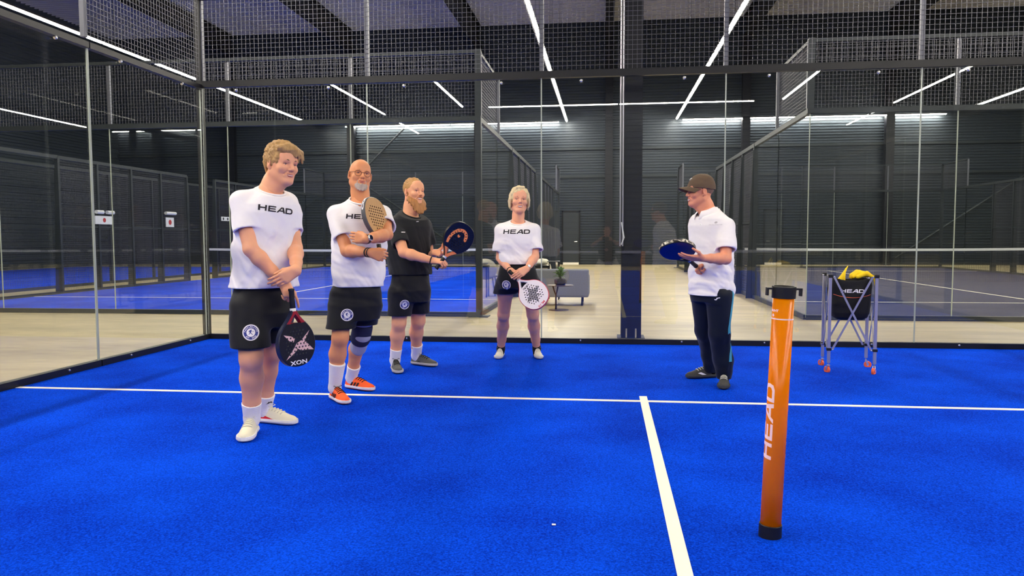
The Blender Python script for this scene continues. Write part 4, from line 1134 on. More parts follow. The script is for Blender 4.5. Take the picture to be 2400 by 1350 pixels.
# ------------------------------------------------------------------ bald man with glasses, arms folded round a wooden-look racket
def person_bald():
    Y = -3.2; phi = math.radians(24); F, L = fdir(phi), ldir(phi); U = np.array([0, 0, 1.0])
    root = empty('person', (2.9, -3.2, 0), 'bald person with glasses and grey goatee, white tee, arms folded', 'person', 'people standing on the court')
    skin = skin_mat('skin_tanned', lin(220, 148, 104))
    hd = Head(at(844, 411, Y), fdir(math.radians(30))+np.array([0, 0, .06]), np.array([.14, 0, 1]), 1.0)
    neck = V3(at(846, 468, Y))+F*-.01; chest = V3(at(842, 560, Y)); pel = V3(at(838, 655, Y))
    sc = V3(at(843, 503, Y)); SR = sc-L*.165; SL = sc+L*.165
    WR = V3(at(866, 592, -3.52)); WL = V3(at(858, 561, -3.60))
    ER = ik(SR, WR, .30, .26, V3(at(765, 640, -3.25))); EL = ik(SL, WL, .285, .255, V3(at(950, 630, -3.62)))
    hR = hand_prims(WR, V3(at(893, 600, -3.51))-WR, F*-.9+L*.2, True, curl=((.9, 1.2, .9), (.95, 1.2, .9), (1.0, 1.2, .9), (1.0, 1.2, .9)), thumb=(.7, .4, .5), tbend=(.6, .1, .8))
    hL = hand_prims(WL, V3(at(818, 554, -3.53))-WL, -F, False, curl=((.15, .25, .15), (.15, .25, .15), (.18, .25, .15), (.2, .3, .2)), thumb=(.9, .35, .2), tbend=(.9, .1, .3))
    HR = pel-L*.095; HL = pel+L*.095
    AR = V3(gnd(785, 940)); AL = V3(gnd(824, 914)); AR[2] = .10; AL[2] = .10
    KR = ik(HR, AR, .42, .40, V3(at(815, 790, -3.8))); KL = ik(HL, AL, .42, .40, V3(at(880, 780, -3.6)))
    figure(root, skin, hd, neck, [(SR, ER, WR, 1.04, hR), (SL, EL, WL, 1.04, hL)], [(HR, KR, AR, fdir(math.radians(42)), 1.06), (HL, KL, AL, fdir(math.radians(66)), 1.0)],
           [(pel, chest, .12, .13), (chest, neck, .13, .07)], dict(nr=.064, jaw=1.02, smile=.005))
    grey = hair_mat('beard_grey', lin(176, 160, 152))
    face_parts(root, hd, mat('brow_sandy', lin(186, 128, 98), .8), smile=.005, teeth=False, browr=.003)
    H = hd; r = np.random.default_rng(5)
    f = Field(H.c-.16, H.c+.16, .003)
    for i in range(120):
        a = r.uniform(-1.15, 1.15); z = -.078-r.uniform(0, .034)*math.cos(a); y = .060+.028*math.cos(a*1.2); x = .042*math.sin(a)
        f.add(H.cone((x, y, z), (x*1.05, y+.008, z-.012), .0085, .003), .004)
    for sx in (-1, 1):
        for i in range(10): f.add(H.cone((sx*(.026+.004*r.random()), .080-i*.001, -.052-i*.004), (sx*.029, .080, -.060-i*.004), .0050, .003), .004)
    sdf_obj('goatee', [f.mesh(0)], grey, root)
    # glasses
    gm = mat('tortoise_frame', lin(104, 62, 48), .3); g = None
    rims = []
    for sx in (-1, 1):
        pts = [H.p(sx*.033+.0225*math.cos(t), .0955-.010*abs(math.cos(t)*.5+sx*.5*1.0)*(1 if math.cos(t)*sx > 0 else .2), .000+.0195*math.sin(t)) for t in np.linspace(0, 6.283, 21)[:-1]]
        rims.append(pts)
    gl = MB(); gl.tube(rims[0], .0016, 6, closed=True); gl2 = MB().tube(rims[1], .0016, 6, closed=True)
    a = gl.build('glasses', gm, root, smooth=True); gl2.build('rim', gm, a, smooth=True)
    MB().tube([H.p(-.011, .096, .004), H.p(0, .101, .007), H.p(.011, .096, .004)], .0016, 6).build('bridge', gm, a, smooth=True)
    for sx in (-1, 1):
        MB().tube([H.p(sx*.055, .088, .006), H.p(sx*.072, .055, .008), H.p(sx*.079, .0, .010), H.p(sx*.078, -.02, .002)], .0017, 6).build('temple', gm, a, smooth=True)
    # shirt
    hem = at(838, 671, Y).z; zt = neck[2]
    sp = [(hem-.1, pel[0], pel[1]), (chest[2], chest[0], chest[1]), (zt, neck[0], neck[1])]
    tab = [(hem-.05, .188, .150), (.98, .190, .148), (1.10, .196, .146), (1.22, .204, .142), (1.31, .206, .134), (1.36, .190, .118), (1.40, .150, .100), (1.435, .108, .095), (1.48, .092, .092)]
    zone = lambda X, Y_, Z: np.clip((1.40-Z)/.25, .12, 1)
    sh = garment([tube_of_cloth(torso_secs(phi, sp, tab), hem), sleeve(SR, ER, .66, .076, .080), sleeve(SL, EL, .62, .076, .080), trap(neck, SR), trap(neck, SL)], .0058, hem=hem,
                 fold=folds(11, .0080, 40, (.5, .2, .7), zone), subs=[Cone(neck+U*-.03+F*.016, neck+U*.12, .080, .088)], cuts=[collar_cut(neck, F)], k=.022)
    shirt = sdf_obj('t_shirt', [sh], M['shirt_white'], root); bv = bvh_of(shirt); neckband(shirt, neck, F, L, M['shirt_white'], rx=.084, ry=.087, fo=.016)
    decal('chest_lettering', [(head_word(.215), M['print_dark'])], bv, at(850, 507, -3.38), L-np.array([0, 0, .03]), U, shirt)
    # shorts
    zh = at(820, 766, Y).z; ptab = [(hem-.24, .155, .125), (hem-.14, .178, .138), (hem-.04, .172, .134), (hem+.04, .162, .122)]
    psp = [(hem-.3, pel[0], pel[1]), (hem+.2, pel[0], pel[1])]; dz = U*-.13
    so = garment([(Loft(torso_secs(phi, psp, ptab)), None), cloth_leg(HR, KR, .104, .106, zh), cloth_leg(HL, KL, .102, .106, zh)], .006, hem=zh, cuts=[((0, 0, hem+.03), U)], fold=folds(12, .0045, 22, (.4, .3, .7)), k=.03)
    shorts = sdf_obj('shorts', [so], M['short_black'], root)
    badge(bvh_of(shorts), at(813, 740, -3.42), ldir(math.radians(18)), (0, 0, 1), shorts, .044)
    # knee brace
    br = mat('brace_grey', lin(158, 160, 182), .9, bump=.3, bscale=500); nv = mat('brace_navy', lin(24, 28, 62), .8)
    k0 = KL+unit(HL-KL)*.11; k1 = KL+unit(AL-KL)*.13; ff = fdir(math.radians(50))
    sdf_obj('knee_brace', [simple([Cone(k0, KL+ff*.012, .072, .066), Cone(KL+ff*.012, k1, .066, .064)], .005, .02)], br, root)
    b0 = KL+unit(HL-KL)*.065; b1 = KL+unit(AL-KL)*.03
    sdf_obj('brace_band', [simple([Cone(b0, b1, .0715, .0715), Cone(b0+ff*.012, b1+ff*.012, .070, .070)], .005, .02)], nv, root)
    # socks and shoes
    sock(root, AR, AR+np.array([.02, 0, -.05]), AR+unit(KR-AR)*.20, M['sock_white'], .044, .062); sock(root, AL, AL+np.array([.02, 0, -.05]), AL+unit(KL-AL)*.13, M['sock_white'], .043, .055)
    up = mat('orange_mesh', lin(255, 98, 40), .7, bump=.3, bscale=500); so_ = mat('white_sole_b', lin(230, 224, 226), .5); dk = mat('shoe_stripe', lin(30, 14, 16), .6)
    def stripes(s):
        out = []
        for i in range(3): out.append((tri_fill([[((-.055+i*.034)*s, -.020*s), ((-.036+i*.034)*s, -.020*s), ((-.016+i*.034)*s, .018*s), ((-.035+i*.034)*s, .018*s)]], .012), dk))
        return out
    def stripes2(s): return [((([(-x, y) for x, y in f[0]]), f[1]), m) for f, m in stripes(s)]
    yR = math.radians(42); shoe(root, AR*np.array([1, 1, 0])-fdir(yR)*.055+U*.012, yR, .285, up, so_, M['lace_black'], colr=M['lace_black'], stripe=(stripes, (1,)), tongue=M['lace_black'])
    yL = math.radians(66); shoe(root, AL*np.array([1, 1, 0])-fdir(yL)*.055+U*.012, yL, .285, up, so_, M['lace_black'], colr=M['lace_black'], stripe=(stripes, (1,)), tongue=M['lace_black'])
    # watch and bands
    w, c, d = band(root, 'watch', EL, WL, .97, .029, M['black'], .020, .004)
    w2 = F*.9+U*.1; w2 = unit(w2-d*(w2@d)); MB().lathe(c+w2*.030, [(0, .010), (.017, .010), (.0215, .008), (.0215, 0), (0, 0)], 20, axis=w2).build('watch_case', M['bolt'], w, smooth=False)
    MB().lathe(c+w2*.0405, [(0, .001), (.0165, .001), (.0165, -.002)], 20, axis=w2).build('watch_face', mat('watch_glass', lin(14, 18, 48), .1), w)
    band(root, 'wristband', ER, WR, .93, .0305, M['black'], .010); band(root, 'wristband', ER, WR, 1.03, .031, M['black'], .006)
    wood = mat('racket_wood', lin(188, 144, 92), .5, noise=.22, nscale=18, stretch=(6, 6, .7)); blk = mat('racket_charcoal_rim', lin(88, 88, 92), .4)
    racket('tan wood-look padel racket held upright behind the folded forearms', at(893, 611, -3.455), V3(at(873, 473, -3.37))-V3(at(893, 611, -3.455)), fdir(math.radians(70)), wood, blk, M['black'], throat_m=wood, band_m=M['white'],
           hole_m=mat('hole_dark', lin(60, 20, 14), .8), rim_text=('CORK', M['print_white'], 44, 30), throat_hole=True)
person_bald()
# ------------------------------------------------------------------ bearded man in black, racket in both hands
def person_beard():
    Y = -2.0; phi = math.radians(56); F, L = fdir(phi), ldir(phi); U = np.array([0, 0, 1.0])
    root = empty('person', (2.98, -2.0, 0), 'person with ginger beard and cropped hair, all in black, holding racket in both hands', 'person', 'people standing on the court')
    skin = skin_mat('skin_fair', lin(236, 168, 128))
    hd = Head(at(970, 450, Y), fdir(math.radians(50)), np.array([.06, 0, 1]), 1.02)
    neck = V3(at(962, 500, Y)); chest = V3(at(958, 560, Y)); pel = V3(at(962, 655, Y))
    sc = V3(at(961, 529, Y)); SR = sc-L*.172; SL = sc+L*.172
    WR = V3(at(1014, 611, -2.28)); WL = V3(at(1019, 592, -2.10))
    ER = ik(SR, WR, .29, .26, V3(at(930, 620, -2.35))); EL = ik(SL, WL, .29, .26, V3(at(1000, 620, -1.7)))
    hR = hand_prims(WR, V3(at(1036, 614, -2.29))-WR, F*-.25-L*.5+np.array([0, .5, -.25]), True, curl=((.85, 1.1, .9), (.9, 1.15, .9), (.95, 1.2, .9), (1.0, 1.2, .9)), thumb=(.8, .5, .2), tbend=(.85, .0, .5))
    hL = hand_prims(WL, V3(at(1042, 596, -2.16))-WL, np.array([.25, -.6, .75]), False, curl=((.45, .5, .4), (.5, .5, .4), (.55, .6, .4), (.6, .6, .4)), thumb=(.5, .7, .4), tbend=(.4, .2, .9))
    HR = pel-L*.095; HL = pel+L*.095
    AR = V3(gnd(926, 870)); AL = V3(gnd(976, 858)); AR[2] = .10; AL[2] = .10
    KR = ik(HR, AR, .385, .375, V3(at(960, 750, -2.6))); KL = ik(HL, AL, .385, .375, V3(at(1010, 750, -2.4)))
    figure(root, skin, hd, neck, [(SR, ER, WR, 1.06, hR), (SL, EL, WL, 1.04, hL)], [(HR, KR, AR, fdir(math.radians(24)), 1.12), (HL, KL, AL, fdir(math.radians(66)), 1.10)],
           [(pel, chest, .12, .13), (chest, neck, .13, .07)], dict(nr=.064, jaw=1.03, smile=.006))
    bm_ = hair_mat('beard_ginger', lin(170, 116, 66)); hm = hair_mat('hair_sandy', lin(184, 138, 84))
    face_parts(root, hd, mat('brow_ginger', lin(176, 122, 84), .8), smile=.007, teeth=True, browr=.003, open_=.004)
    H = hd; r = np.random.default_rng(9)
    f = Field(H.c-.19, H.c+.16, .0032); f2 = f
    f.add(H.ell((0, -.018, .036), (.0775, .100, .087)), .01); f.sub(H.ell((0, .092, .005), (.082, .065, .090)), .012); f.sub(H.ell((0, .05, -.10), (.12, .14, .105)), .012)
    ok = lambda b: b[2] > .055 and b[1] < .068
    locks(f, H, (0, -.018, .036), (.076, .098, .089), 300, lambda b: (-.2, 1, .1), r, r=(.006, .009), ln=(.018, .03), cond=ok, out=.12, jit=.3)
    sdf_obj('hair', [f.mesh(0)], hm, root)
    f = Field(H.c-.21, H.c+.17, .0032)
    for i in range(230):
        a = r.uniform(-1.5, 1.5); ca = math.cos(a); x = .062*math.sin(a); y = .002+.076*max(ca, 0)**.7; z = -.052-.042*ca+r.uniform(-.006, .010)
        ln = .022+.072*max(ca, 0)**2.2; t = np.array([x*.35+r.normal(0, .006), .016*ca+r.normal(0, .006)+.010, -ln]); q = np.array([x, y, z])+t
        f.add(H.cone((x, y, z), tuple(q), .0105, .0035), .005)
    for sx in (-1, 1):
        for i in range(9): f.add(H.cone((sx*.067, .010-i*.001, -.008-i*.006), (sx*.062, .018, -.020-i*.006), .0055, .003), .004)
        for i in range(10): f.add(H.cone((sx*(.003+i*.0022), .0985-i*.0008, -.0445-i*.0006), (sx*(.008+i*.0026), .0945-i*.001, -.050-i*.0012), .0042, .0025), .003)
    f.sub(H.cone((-.020, .097, -.058), (.020, .097, -.058), .0100), .004)
    sdf_obj('beard', [f.mesh(0)], bm_, root)
    hem = at(962, 643, Y).z
    sp = [(hem-.1, pel[0], pel[1]), (chest[2], chest[0], chest[1]), (neck[2], neck[0], neck[1])]
    tab = [(hem-.05, .192, .165), (.98, .195, .165), (1.08, .200, .160), (1.20, .206, .150), (1.30, .208, .140), (1.36, .192, .120), (1.40, .150, .100), (1.435, .100, .085), (1.47, .080, .078)]
    zone = lambda X, Y_, Z: np.clip((1.36-Z)/.25, .15, 1)
    sh = garment([tube_of_cloth(torso_secs(phi, sp, tab), hem), sleeve(SR, ER, .70, .078, .084), sleeve(SL, EL, .62, .074, .082), trap(neck, SR), trap(neck, SL)], .0058, hem=hem,
                 fold=folds(21, .009, 38, (.5, .3, .7), zone), subs=[Cone(neck+U*-.035+F*.016, neck+U*.12, .074, .084)], cuts=[collar_cut(neck, F, -.005, .5)], k=.022)
    shirt = sdf_obj('t_shirt', [sh], M['shirt_black'], root); bv = bvh_of(shirt); neckband(shirt, neck, F, L, M['shirt_black'], -.005, .5)
    decal('chest_mark', [(tri_fill([[(-.014, -.003), (.014, .000), (.014, .004), (-.014, .002)]], .01), M['print_white'])], bv, at(998, 519, -2.15), L, U, shirt)
    decal('sleeve_mark', [(tri_fill([[(-.016, -.003), (.016, -.003), (.016, .003), (-.016, .003)]], .01), M['print_white'])], bv, at(945, 544, -2.35), ldir(math.radians(15)), U, shirt)
    zh = at(955, 738, Y).z; ptab = [(hem-.24, .165, .140), (hem-.14, .190, .155), (hem-.04, .178, .142), (hem+.04, .165, .130)]
    psp = [(hem-.3, pel[0], pel[1]), (hem+.2, pel[0], pel[1])]; dz = U*-.13
    so = garment([(Loft(torso_secs(phi, psp, ptab)), None), cloth_leg(HR, KR, .114, .110, zh), cloth_leg(HL, KL, .110, .108, zh)], .006, hem=zh, cuts=[((0, 0, hem+.03), U)], fold=folds(22, .006, 22, (.4, .3, .7)), k=.03)
    shorts = sdf_obj('shorts', [so], M['short_black'], root)
    badge(bvh_of(shorts), at(951, 716, -2.25), ldir(math.radians(20)), (0, 0, 1), shorts, .042)
    sock(root, AR, AR+np.array([.01, -.02, -.05]), AR+unit(KR-AR)*.12, M['sock_white'], .045, .056); sock(root, AL, AL+np.array([.02, 0, -.05]), AL+unit(KL-AL)*.13, M['sock_white'], .045, .056)
    up = mat('grey_mesh', lin(84, 84, 84), .75, bump=.3, bscale=500); so_ = mat('grey_sole', lin(176, 172, 172), .6); dk = mat('shoe_dark_mark', lin(34, 34, 36), .6)
    def mark(s): return [(tri_fill([[(-.05*s, -.018*s), (.02*s, -.012*s), (-.01*s, .004*s)]], .012), dk)]
    yR = math.radians(24); shoe(root, AR*np.array([1, 1, 0])-fdir(yR)*.055+U*.012, yR, .29, up, so_, M['lace_black'], stripe=(mark, (1,)), tongue=mat('lime_tongue', lin(170, 180, 70), .7))
    yL = math.radians(66); shoe(root, AL*np.array([1, 1, 0])-fdir(yL)*.055+U*.012, yL, .29, up, so_, M['lace_black'], colr=M['lace_black'], stripe=(mark, (1,)), tongue=M['lace_black'])
    band(root, 'wristband', ER, WR, .95, .0295, M['black'], .010)
    blk = mat('racket_gloss_black', lin(16, 16, 18), .22, coat=.3); org = mat('racket_orange', lin(236, 138, 84), .4); rim = mat('racket_black_rim', lin(30, 30, 32), .3)
    def horseshoe():
        a = [(-.075, .235), (-.085, .275), (-.080, .330), (-.055, .380), (-.010, .405), (.035, .395), (.062, .360), (.070, .320)]
        b = [(.042, .325), (.038, .350), (.022, .372), (-.008, .378), (-.038, .358), (-.057, .320), (-.060, .275), (-.056, .240)]
        return catmull(a, 3)+catmull(b, 3)
    ax = V3(at(1091, 536, -2.26))-V3(at(1024, 629, -2.30))
    racket('glossy black padel racket with orange horseshoe mark and orange throat', at(1022, 630, -2.30), ax, fdir(math.radians(34)), blk, rim, M['black'], [(horseshoe(), org), (disc(.013, 14, (-.012, .335)), org)], throat_m=org, band_m=M['white'],
           hole_m=M['black'])
person_beard()
# ------------------------------------------------------------------ woman with short fair hair, hands clasped over a white racket
def person_woman():
    Y = -1.55; phi = math.radians(7); F, L = fdir(phi), ldir(phi); U = np.array([0, 0, 1.0])
    root = empty('person', (3.92, -1.55, 0), 'person with short fair hair, white tee and black shorts, smiling, hands clasped', 'person', 'people standing on the court')
    skin = skin_mat('skin_light', lin(234, 168, 136))
    hd = Head(at(1217, 471, Y), fdir(math.radians(12))+np.array([0, 0, .10]), np.array([.05, 0, 1]), 1.05)
    neck = V3(at(1214, 518, Y))+F*-.01; chest = V3(at(1212, 560, Y)); pel = V3(at(1213, 628, Y))
    sc = V3(at(1213, 540, Y)); SR = sc-L*.150; SL = sc+L*.150
    WR = V3(at(1195, 633, -1.74)); WL = V3(at(1235, 630, -1.80))
    ER = ik(SR, WR, .255, .225, V3(at(1150, 605, -1.42))); EL = ik(SL, WL, .255, .225, V3(at(1278, 605, -1.42)))
    hR = hand_prims(WR, V3(at(1212, 656, -1.78))-WR, F*-.7+L*.4, True, curl=((.8, 1.0, .8),)*4, thumb=(.8, .3, .5), tbend=(.7, 0, .7), s=.9)
    hL = hand_prims(WL, V3(at(1206, 651, -1.89))-WL, -F, False, curl=((.25, .35, .25), (.28, .35, .25), (.3, .4, .25), (.35, .4, .3)), thumb=(.9, .35, .2), tbend=(.9, .1, .3), s=.92)
    HR = pel-L*.095+U*-.02; HL = pel+L*.095+U*-.02
    AR = V3(gnd(1174, 838)); AL = V3(gnd(1258, 838)); AR[2] = .09; AL[2] = .09
    KR = ik(HR, AR, .41, .40, V3(at(1178, 725, -2.4))); KL = ik(HL, AL, .41, .40, V3(at(1245, 725, -2.4)))
    figure(root, skin, hd, neck, [(SR, ER, WR, .88, hR), (SL, EL, WL, .88, hL)], [(HR, KR, AR, fdir(math.radians(-2)), 1.02), (HL, KL, AL, fdir(math.radians(14)), 1.02)],
           [(pel, chest, .11, .12), (chest, neck, .12, .06)], dict(nr=.052, jaw=.90, smile=.006))
    face_parts(root, hd, mat('brow_fair', lin(170, 128, 98), .8), smile=.008, teeth=True, browr=.0026, open_=.004)
    hm = hair_mat('hair_fair', lin(222, 200, 158)); H = hd; r = np.random.default_rng(13)
    f = Field(H.c-.19, H.c+.18, .0032)
    f.add(H.ell((0, -.018, .036), (.084, .106, .094)), .01); f.sub(H.ell((.004, .095, -.024), (.066, .072, .096)), .012); f.sub(H.ell((0, .06, -.13), (.12, .15, .085)), .012)
    ok = lambda b: not (b[1] > .035 and b[2] < .075) and b[2] > -.03
    locks(f, H, (0, -.018, .036), (.083, .104, .094), 360, lambda b: (1.0 if b[0] > -.028 else -1.0, .25, -.75), r, r=(.007, .011), ln=(.035, .055), cond=ok, out=.06, jit=.18)
    for i in range(26):                                    # sweep from the parting across the brow
        t = i/25; b = (-.028+r.normal(0, .004), .052-t*.05, .112+.010*t); m = (.030+.012*t, .066-t*.05, .104-.010*t); q = (.068+.006*t, .046-t*.055, .052-.012*t+r.normal(0, .006))
        f.add(H.cone(b, m, .010, .010), .006); f.add(H.cone(m, q, .010, .007), .006)
    for sx in (-1, 1):
        for i in range(16):
            y = .034-i*.0075; zz = -.028-r.uniform(0, .030)
            f.add(H.cone((sx*.074, y*.9, .060), (sx*.0835, y, .005), .010, .0095), .006); f.add(H.cone((sx*.0835, y, .005), (sx*(.080+r.uniform(-.006, .008)), y+.004, zz-.012), .0095, .004), .006)
    for i in range(14): f.add(H.cone(((i-6.5)*.0105, -.108+abs(i-6.5)*.003, .0), ((i-6.5)*.0095, -.094, -.070), .011, .005), .006)
    sdf_obj('hair', [f.mesh(0)], hm, root)
    hem = at(1213, 619, Y).z
    sp = [(hem-.1, pel[0], pel[1]), (chest[2], chest[0], chest[1]), (neck[2], neck[0], neck[1])]
    tab = [(hem-.05, .165, .140), (hem+.03, .178, .146), (1.06, .182, .142), (1.15, .186, .140), (1.24, .190, .132), (1.29, .176, .112), (1.325, .140, .092), (1.355, .092, .076), (1.39, .072, .068)]
    zone = lambda X, Y_, Z: np.clip((1.30-Z)/.22, .12, 1)
    sh = garment([tube_of_cloth(torso_secs(phi, sp, tab), hem), sleeve(SR, ER, .76, .070, .076), sleeve(SL, EL, .76, .070, .076), trap(neck, SR, .056), trap(neck, SL, .056)], .0058, hem=hem,
                 fold=folds(31, .0085, 42, (.5, .2, .7), zone), subs=[Cone(neck+U*-.030+F*.014, neck+U*.12, .070, .080)], cuts=[collar_cut(neck, F, -.006)], k=.020)
    shirt = sdf_obj('t_shirt', [sh], M['shirt_white'], root); bv = bvh_of(shirt); neckband(shirt, neck, F, L, M['shirt_white'], -.006, rx=.074, ry=.074, r=.007)
    decal('chest_lettering', [(head_word(.245), M['print_dark'])], bv, at(1211, 543, -1.72), L, U, shirt)
    zh = at(1200, 690, Y).z; ptab = [(zh+.06, .160, .125), (zh+.14, .188, .140), (hem-.06, .176, .132), (hem+.03, .155, .118)]
    psp = [(hem-.4, pel[0], pel[1]), (hem+.2, pel[0], pel[1])]; dz = U*-.10
    so = garment([(Loft(torso_secs(phi, psp, ptab)), None), cloth_leg(HR, KR, .108, .122, zh), cloth_leg(HL, KL, .108, .122, zh)], .006, hem=zh, cuts=[((0, 0, hem+.03), U)], fold=folds(32, .0065, 22, (.4, .3, .8)), k=.03)
    shorts = sdf_obj('shorts', [so], M['short_black'], root)
    badge(bvh_of(shorts), at(1184, 669, -1.75), ldir(math.radians(0)), (0, 0, 1), shorts, .042)
    sock(root, AR, AR+np.array([0, -.02, -.05]), AR+unit(KR-AR)*.055, M['sock_black'], .040, .042); sock(root, AL, AL+np.array([0, -.02, -.05]), AL+unit(KL-AL)*.055, M['sock_black'], .040, .042)
    up = mat('ivory_mesh', lin(226, 222, 206), .8, bump=.3, bscale=500); so_ = mat('white_sole_w', lin(216, 214, 210), .5)
    yR = math.radians(-2); shoe(root, AR*np.array([1, 1, 0])-fdir(yR)*.055+U*.012, yR, .255, up, so_, M['lace_white'])
    yL = math.radians(14); shoe(root, AL*np.array([1, 1, 0])-fdir(yL)*.055+U*.012, yL, .255, up, so_, M['lace_white'])
    w, c, d = band(root, 'watch', EL, WL, .93, .0255, mat('gold_strap', lin(214, 186, 140), .3, metal=.6), .010, .004)
    w2 = unit(F-d*(F@d)); MB().lathe(c+w2*.0265, [(0, .008), (.012, .008), (.014, .006), (.014, 0), (0, 0)], 18, axis=w2).build('watch_case', M['white'], w)
    band(root, 'hair_tie', ER, WR, .98, .0255, M['black'], .008)
    wht = mat('racket_white', lin(232, 224, 230), .35); gr = mat('racket_star_grey', lin(128, 124, 132), .5); rim = mat('racket_red_rim', lin(206, 66, 84), .35); rd = mat('racket_red_line', lin(214, 60, 74), .4)
    c0 = (0, .318)
    def blade(a, l, w0): ca, sa = math.cos(a), math.sin(a); return [(c0[0]+x*ca-y*sa, c0[1]+x*sa+y*ca) for x, y in ((.004, -w0*.6), (l*.45, -w0), (l, 0), (l*.45, w0), (.004, w0*.6))]
    regs = [(blade(a, l, .021), gr) for a, l in ((math.radians(80), .092), (math.radians(8), .094), (math.radians(195), .092), (math.radians(268), .088))]+[(blade(a, .078, .009), gr) for a in (math.radians(45), math.radians(132), math.radians(235), math.radians(318))]
    ax = V3(at(1281, 719, -1.88))-V3(at(1215, 656, -1.80)); pB = V3(at(1215, 656, -1.80))-unit(ax)*.122
    racket('white padel racket with grey star and red rim hanging at the hip', pB, ax, fdir(math.radians(6))+np.array([0, 0, .05]), wht, rim, M['black'], regs, throat_m=wht, band_m=mat('racket_silver', lin(170, 176, 186), .3), hole_m=M['black'], round_=True,
           texts=[('ML10', .026, 1.3, (.01, .432), 0, rd, .0006), ('NOX', .022, 1.4, (.0, .222), 0, M['print_dark'], .0004)])
person_woman()
# ------------------------------------------------------------------ coach in white polo and brown cap
def person_cap():
    Y = -2.4; phi = math.radians(-58); F, L = fdir(phi), ldir(phi); U = np.array([0, 0, 1.0])
    root = empty('person', (5.55, -2.4, 0), 'laughing person in brown cap, white polo shirt and navy tracksuit trousers', 'person', 'people standing on the court')
    skin = skin_mat('skin_ruddy', lin(226, 150, 118))
    hd = Head(at(1640, 449, Y), fdir(math.radians(-76))+np.array([0, 0, -.06]), U+F*.04, 1.0)
    neck = V3(at(1660, 498, Y)); chest = V3(at(1668, 565, Y)); pel = V3(at(1668, 675, Y))
    sc = V3(at(1668, 532, Y)); SR = sc-L*.172; SL = sc+L*.172
    WL = V3(at(1646, 605, -2.82)); WR = V3(at(1655, 631, -2.46))
    EL = ik(SL, WL, .268, .26, V3(at(1760, 640, -2.5))); ER = ik(SR, WR, .29, .26, V3(at(1660, 640, -2.0)))
    hL = hand_prims(WL, V3(at(1600, 602, -2.86))-WL, np.array([-.05, .46, .88]), False, curl=((.10, .2, .15), (.10, .2, .15), (.12, .2, .15), (.15, .2, .15)), thumb=(.6, .8, .2), tbend=(.8, .3, .3))
    hR = hand_prims(WR, V3(at(1628, 622, -2.55))-WR, np.array([-.2, .3, .9])*-1, True, curl=((.9, 1.1, .9), (.95, 1.15, .9), (1.0, 1.2, .9), (1.0, 1.2, .9)), thumb=(.8, .4, .4), tbend=(.8, 0, .6))
    HR = pel-L*.09; HL = pel+L*.09
    AR = V3(gnd(1668, 888)); AL = V3(gnd(1697, 905)); AR[2] = .10; AL[2] = .10
    KR = ik(HR, AR, .362, .352, V3(at(1600, 790, -2.4))); KL = ik(HL, AL, .362, .352, V3(at(1640, 790, -2.8)))
    figure(root, skin, hd, neck, [(SR, ER, WR, .98, hR), (SL, EL, WL, .98, hL)], [(HR, KR, AR, fdir(math.radians(-72)), .95), (HL, KL, AL, fdir(math.radians(-10)), .95)],
           [(pel, chest, .12, .12), (chest, neck, .12, .07)], dict(nr=.058, jaw=.98, smile=.009))
    face_parts(root, hd, mat('brow_grey', lin(150, 104, 84), .8), smile=.009, teeth=True, browr=.0026, open_=.005)
    H = hd; r = np.random.default_rng(17)
    f = Field(H.c-.16, H.c+.17, .0032)
    f.add(H.ell((0, -.020, .034), (.0775, .099, .086)), .01); f.sub(H.ell((0, .10, .0), (.10, .115, .12)), .008); f.sub(H.ell((0, .03, -.11), (.12, .11, .08)), .01)
    sdf_obj('hair', [f.mesh(0)], hair_mat('hair_grey_brown', lin(120, 96, 80)), root)
    # cap
    cm = cloth_mat('brown_cap', lin(98, 80, 64), .9, .25)
    cap = empty('cap', tuple(H.c), None)
    f = Field(H.c-.18, H.c+.19, .004); f.add(H.ell((0, -.018, .040), (.0875, .111, .098)), .01)
    zc = H.p(0, .09, .034); f.warp(folds(41, .003, 40))
    n = H.R@unit(np.array([0, .14, -1.0])); f.cut(zc, n); f.sub(H.ell((0, -.018, .030), (.078, .099, .088)), .004)
    crown = sdf_obj('cap', [f.mesh(1)], cm, root); bpy.data.objects.remove(cap)
    n_, m_ = 16, 6; top = []
    for j in range(m_+1):
        for i in range(n_+1):
            u = -1+2*i/n_; v = j/m_; x = u*.084*(1-.06*v); y = -.018+.109*math.sqrt(max(0, 1-(u*.93)**2))*.98+v*.086*(1-.45*u*u); z = .046-.030*u*u-.004*v-.012*v*v*(.4+u*u)
            top.append(H.p(x, y, z))
    w = n_+1; dn = H.R[:, 2]*.004; mb = MB(); k = len(top)
    fs = [(j*w+i, j*w+i+1, (j+1)*w+i+1, (j+1)*w+i) for j in range(m_) for i in range(n_)]
    ed = [i for i in range(w)]+[j*w+n_ for j in range(1, m_+1)]+[m_*w+i for i in range(n_-1, -1, -1)]+[j*w for j in range(m_-1, 0, -1)]
    mb.add([tuple(p) for p in top]+[tuple(p-dn) for p in top], fs+[tuple(a+k for a in f_[::-1]) for f_ in fs]+[(ed[i], ed[i-1], ed[i-1]+k, ed[i]+k) for i in range(len(ed))])
    mb.build('brim', cm, crown, smooth=True)
    MB().tube([H.p(.008, .0745, .094), H.p(.0, .069, .103), H.p(-.012, .065, .107)], .0038, 6).build('cap_mark', M['white'], crown, smooth=True)
    # polo shirt
    hem = at(1668, 691, Y).z
    sp = [(hem-.1, pel[0], pel[1]), (chest[2], chest[0], chest[1]), (neck[2], neck[0], neck[1])]
    tab = [(hem-.05, .188, .160), (.85, .186, .158), (.98, .184, .154), (1.10, .190, .150), (1.20, .198, .142), (1.29, .204, .132), (1.34, .190, .114), (1.375, .150, .096), (1.41, .100, .082), (1.44, .076, .072)]
    zone = lambda X, Y_, Z: np.clip((1.30-Z)/.3, .15, 1.1)
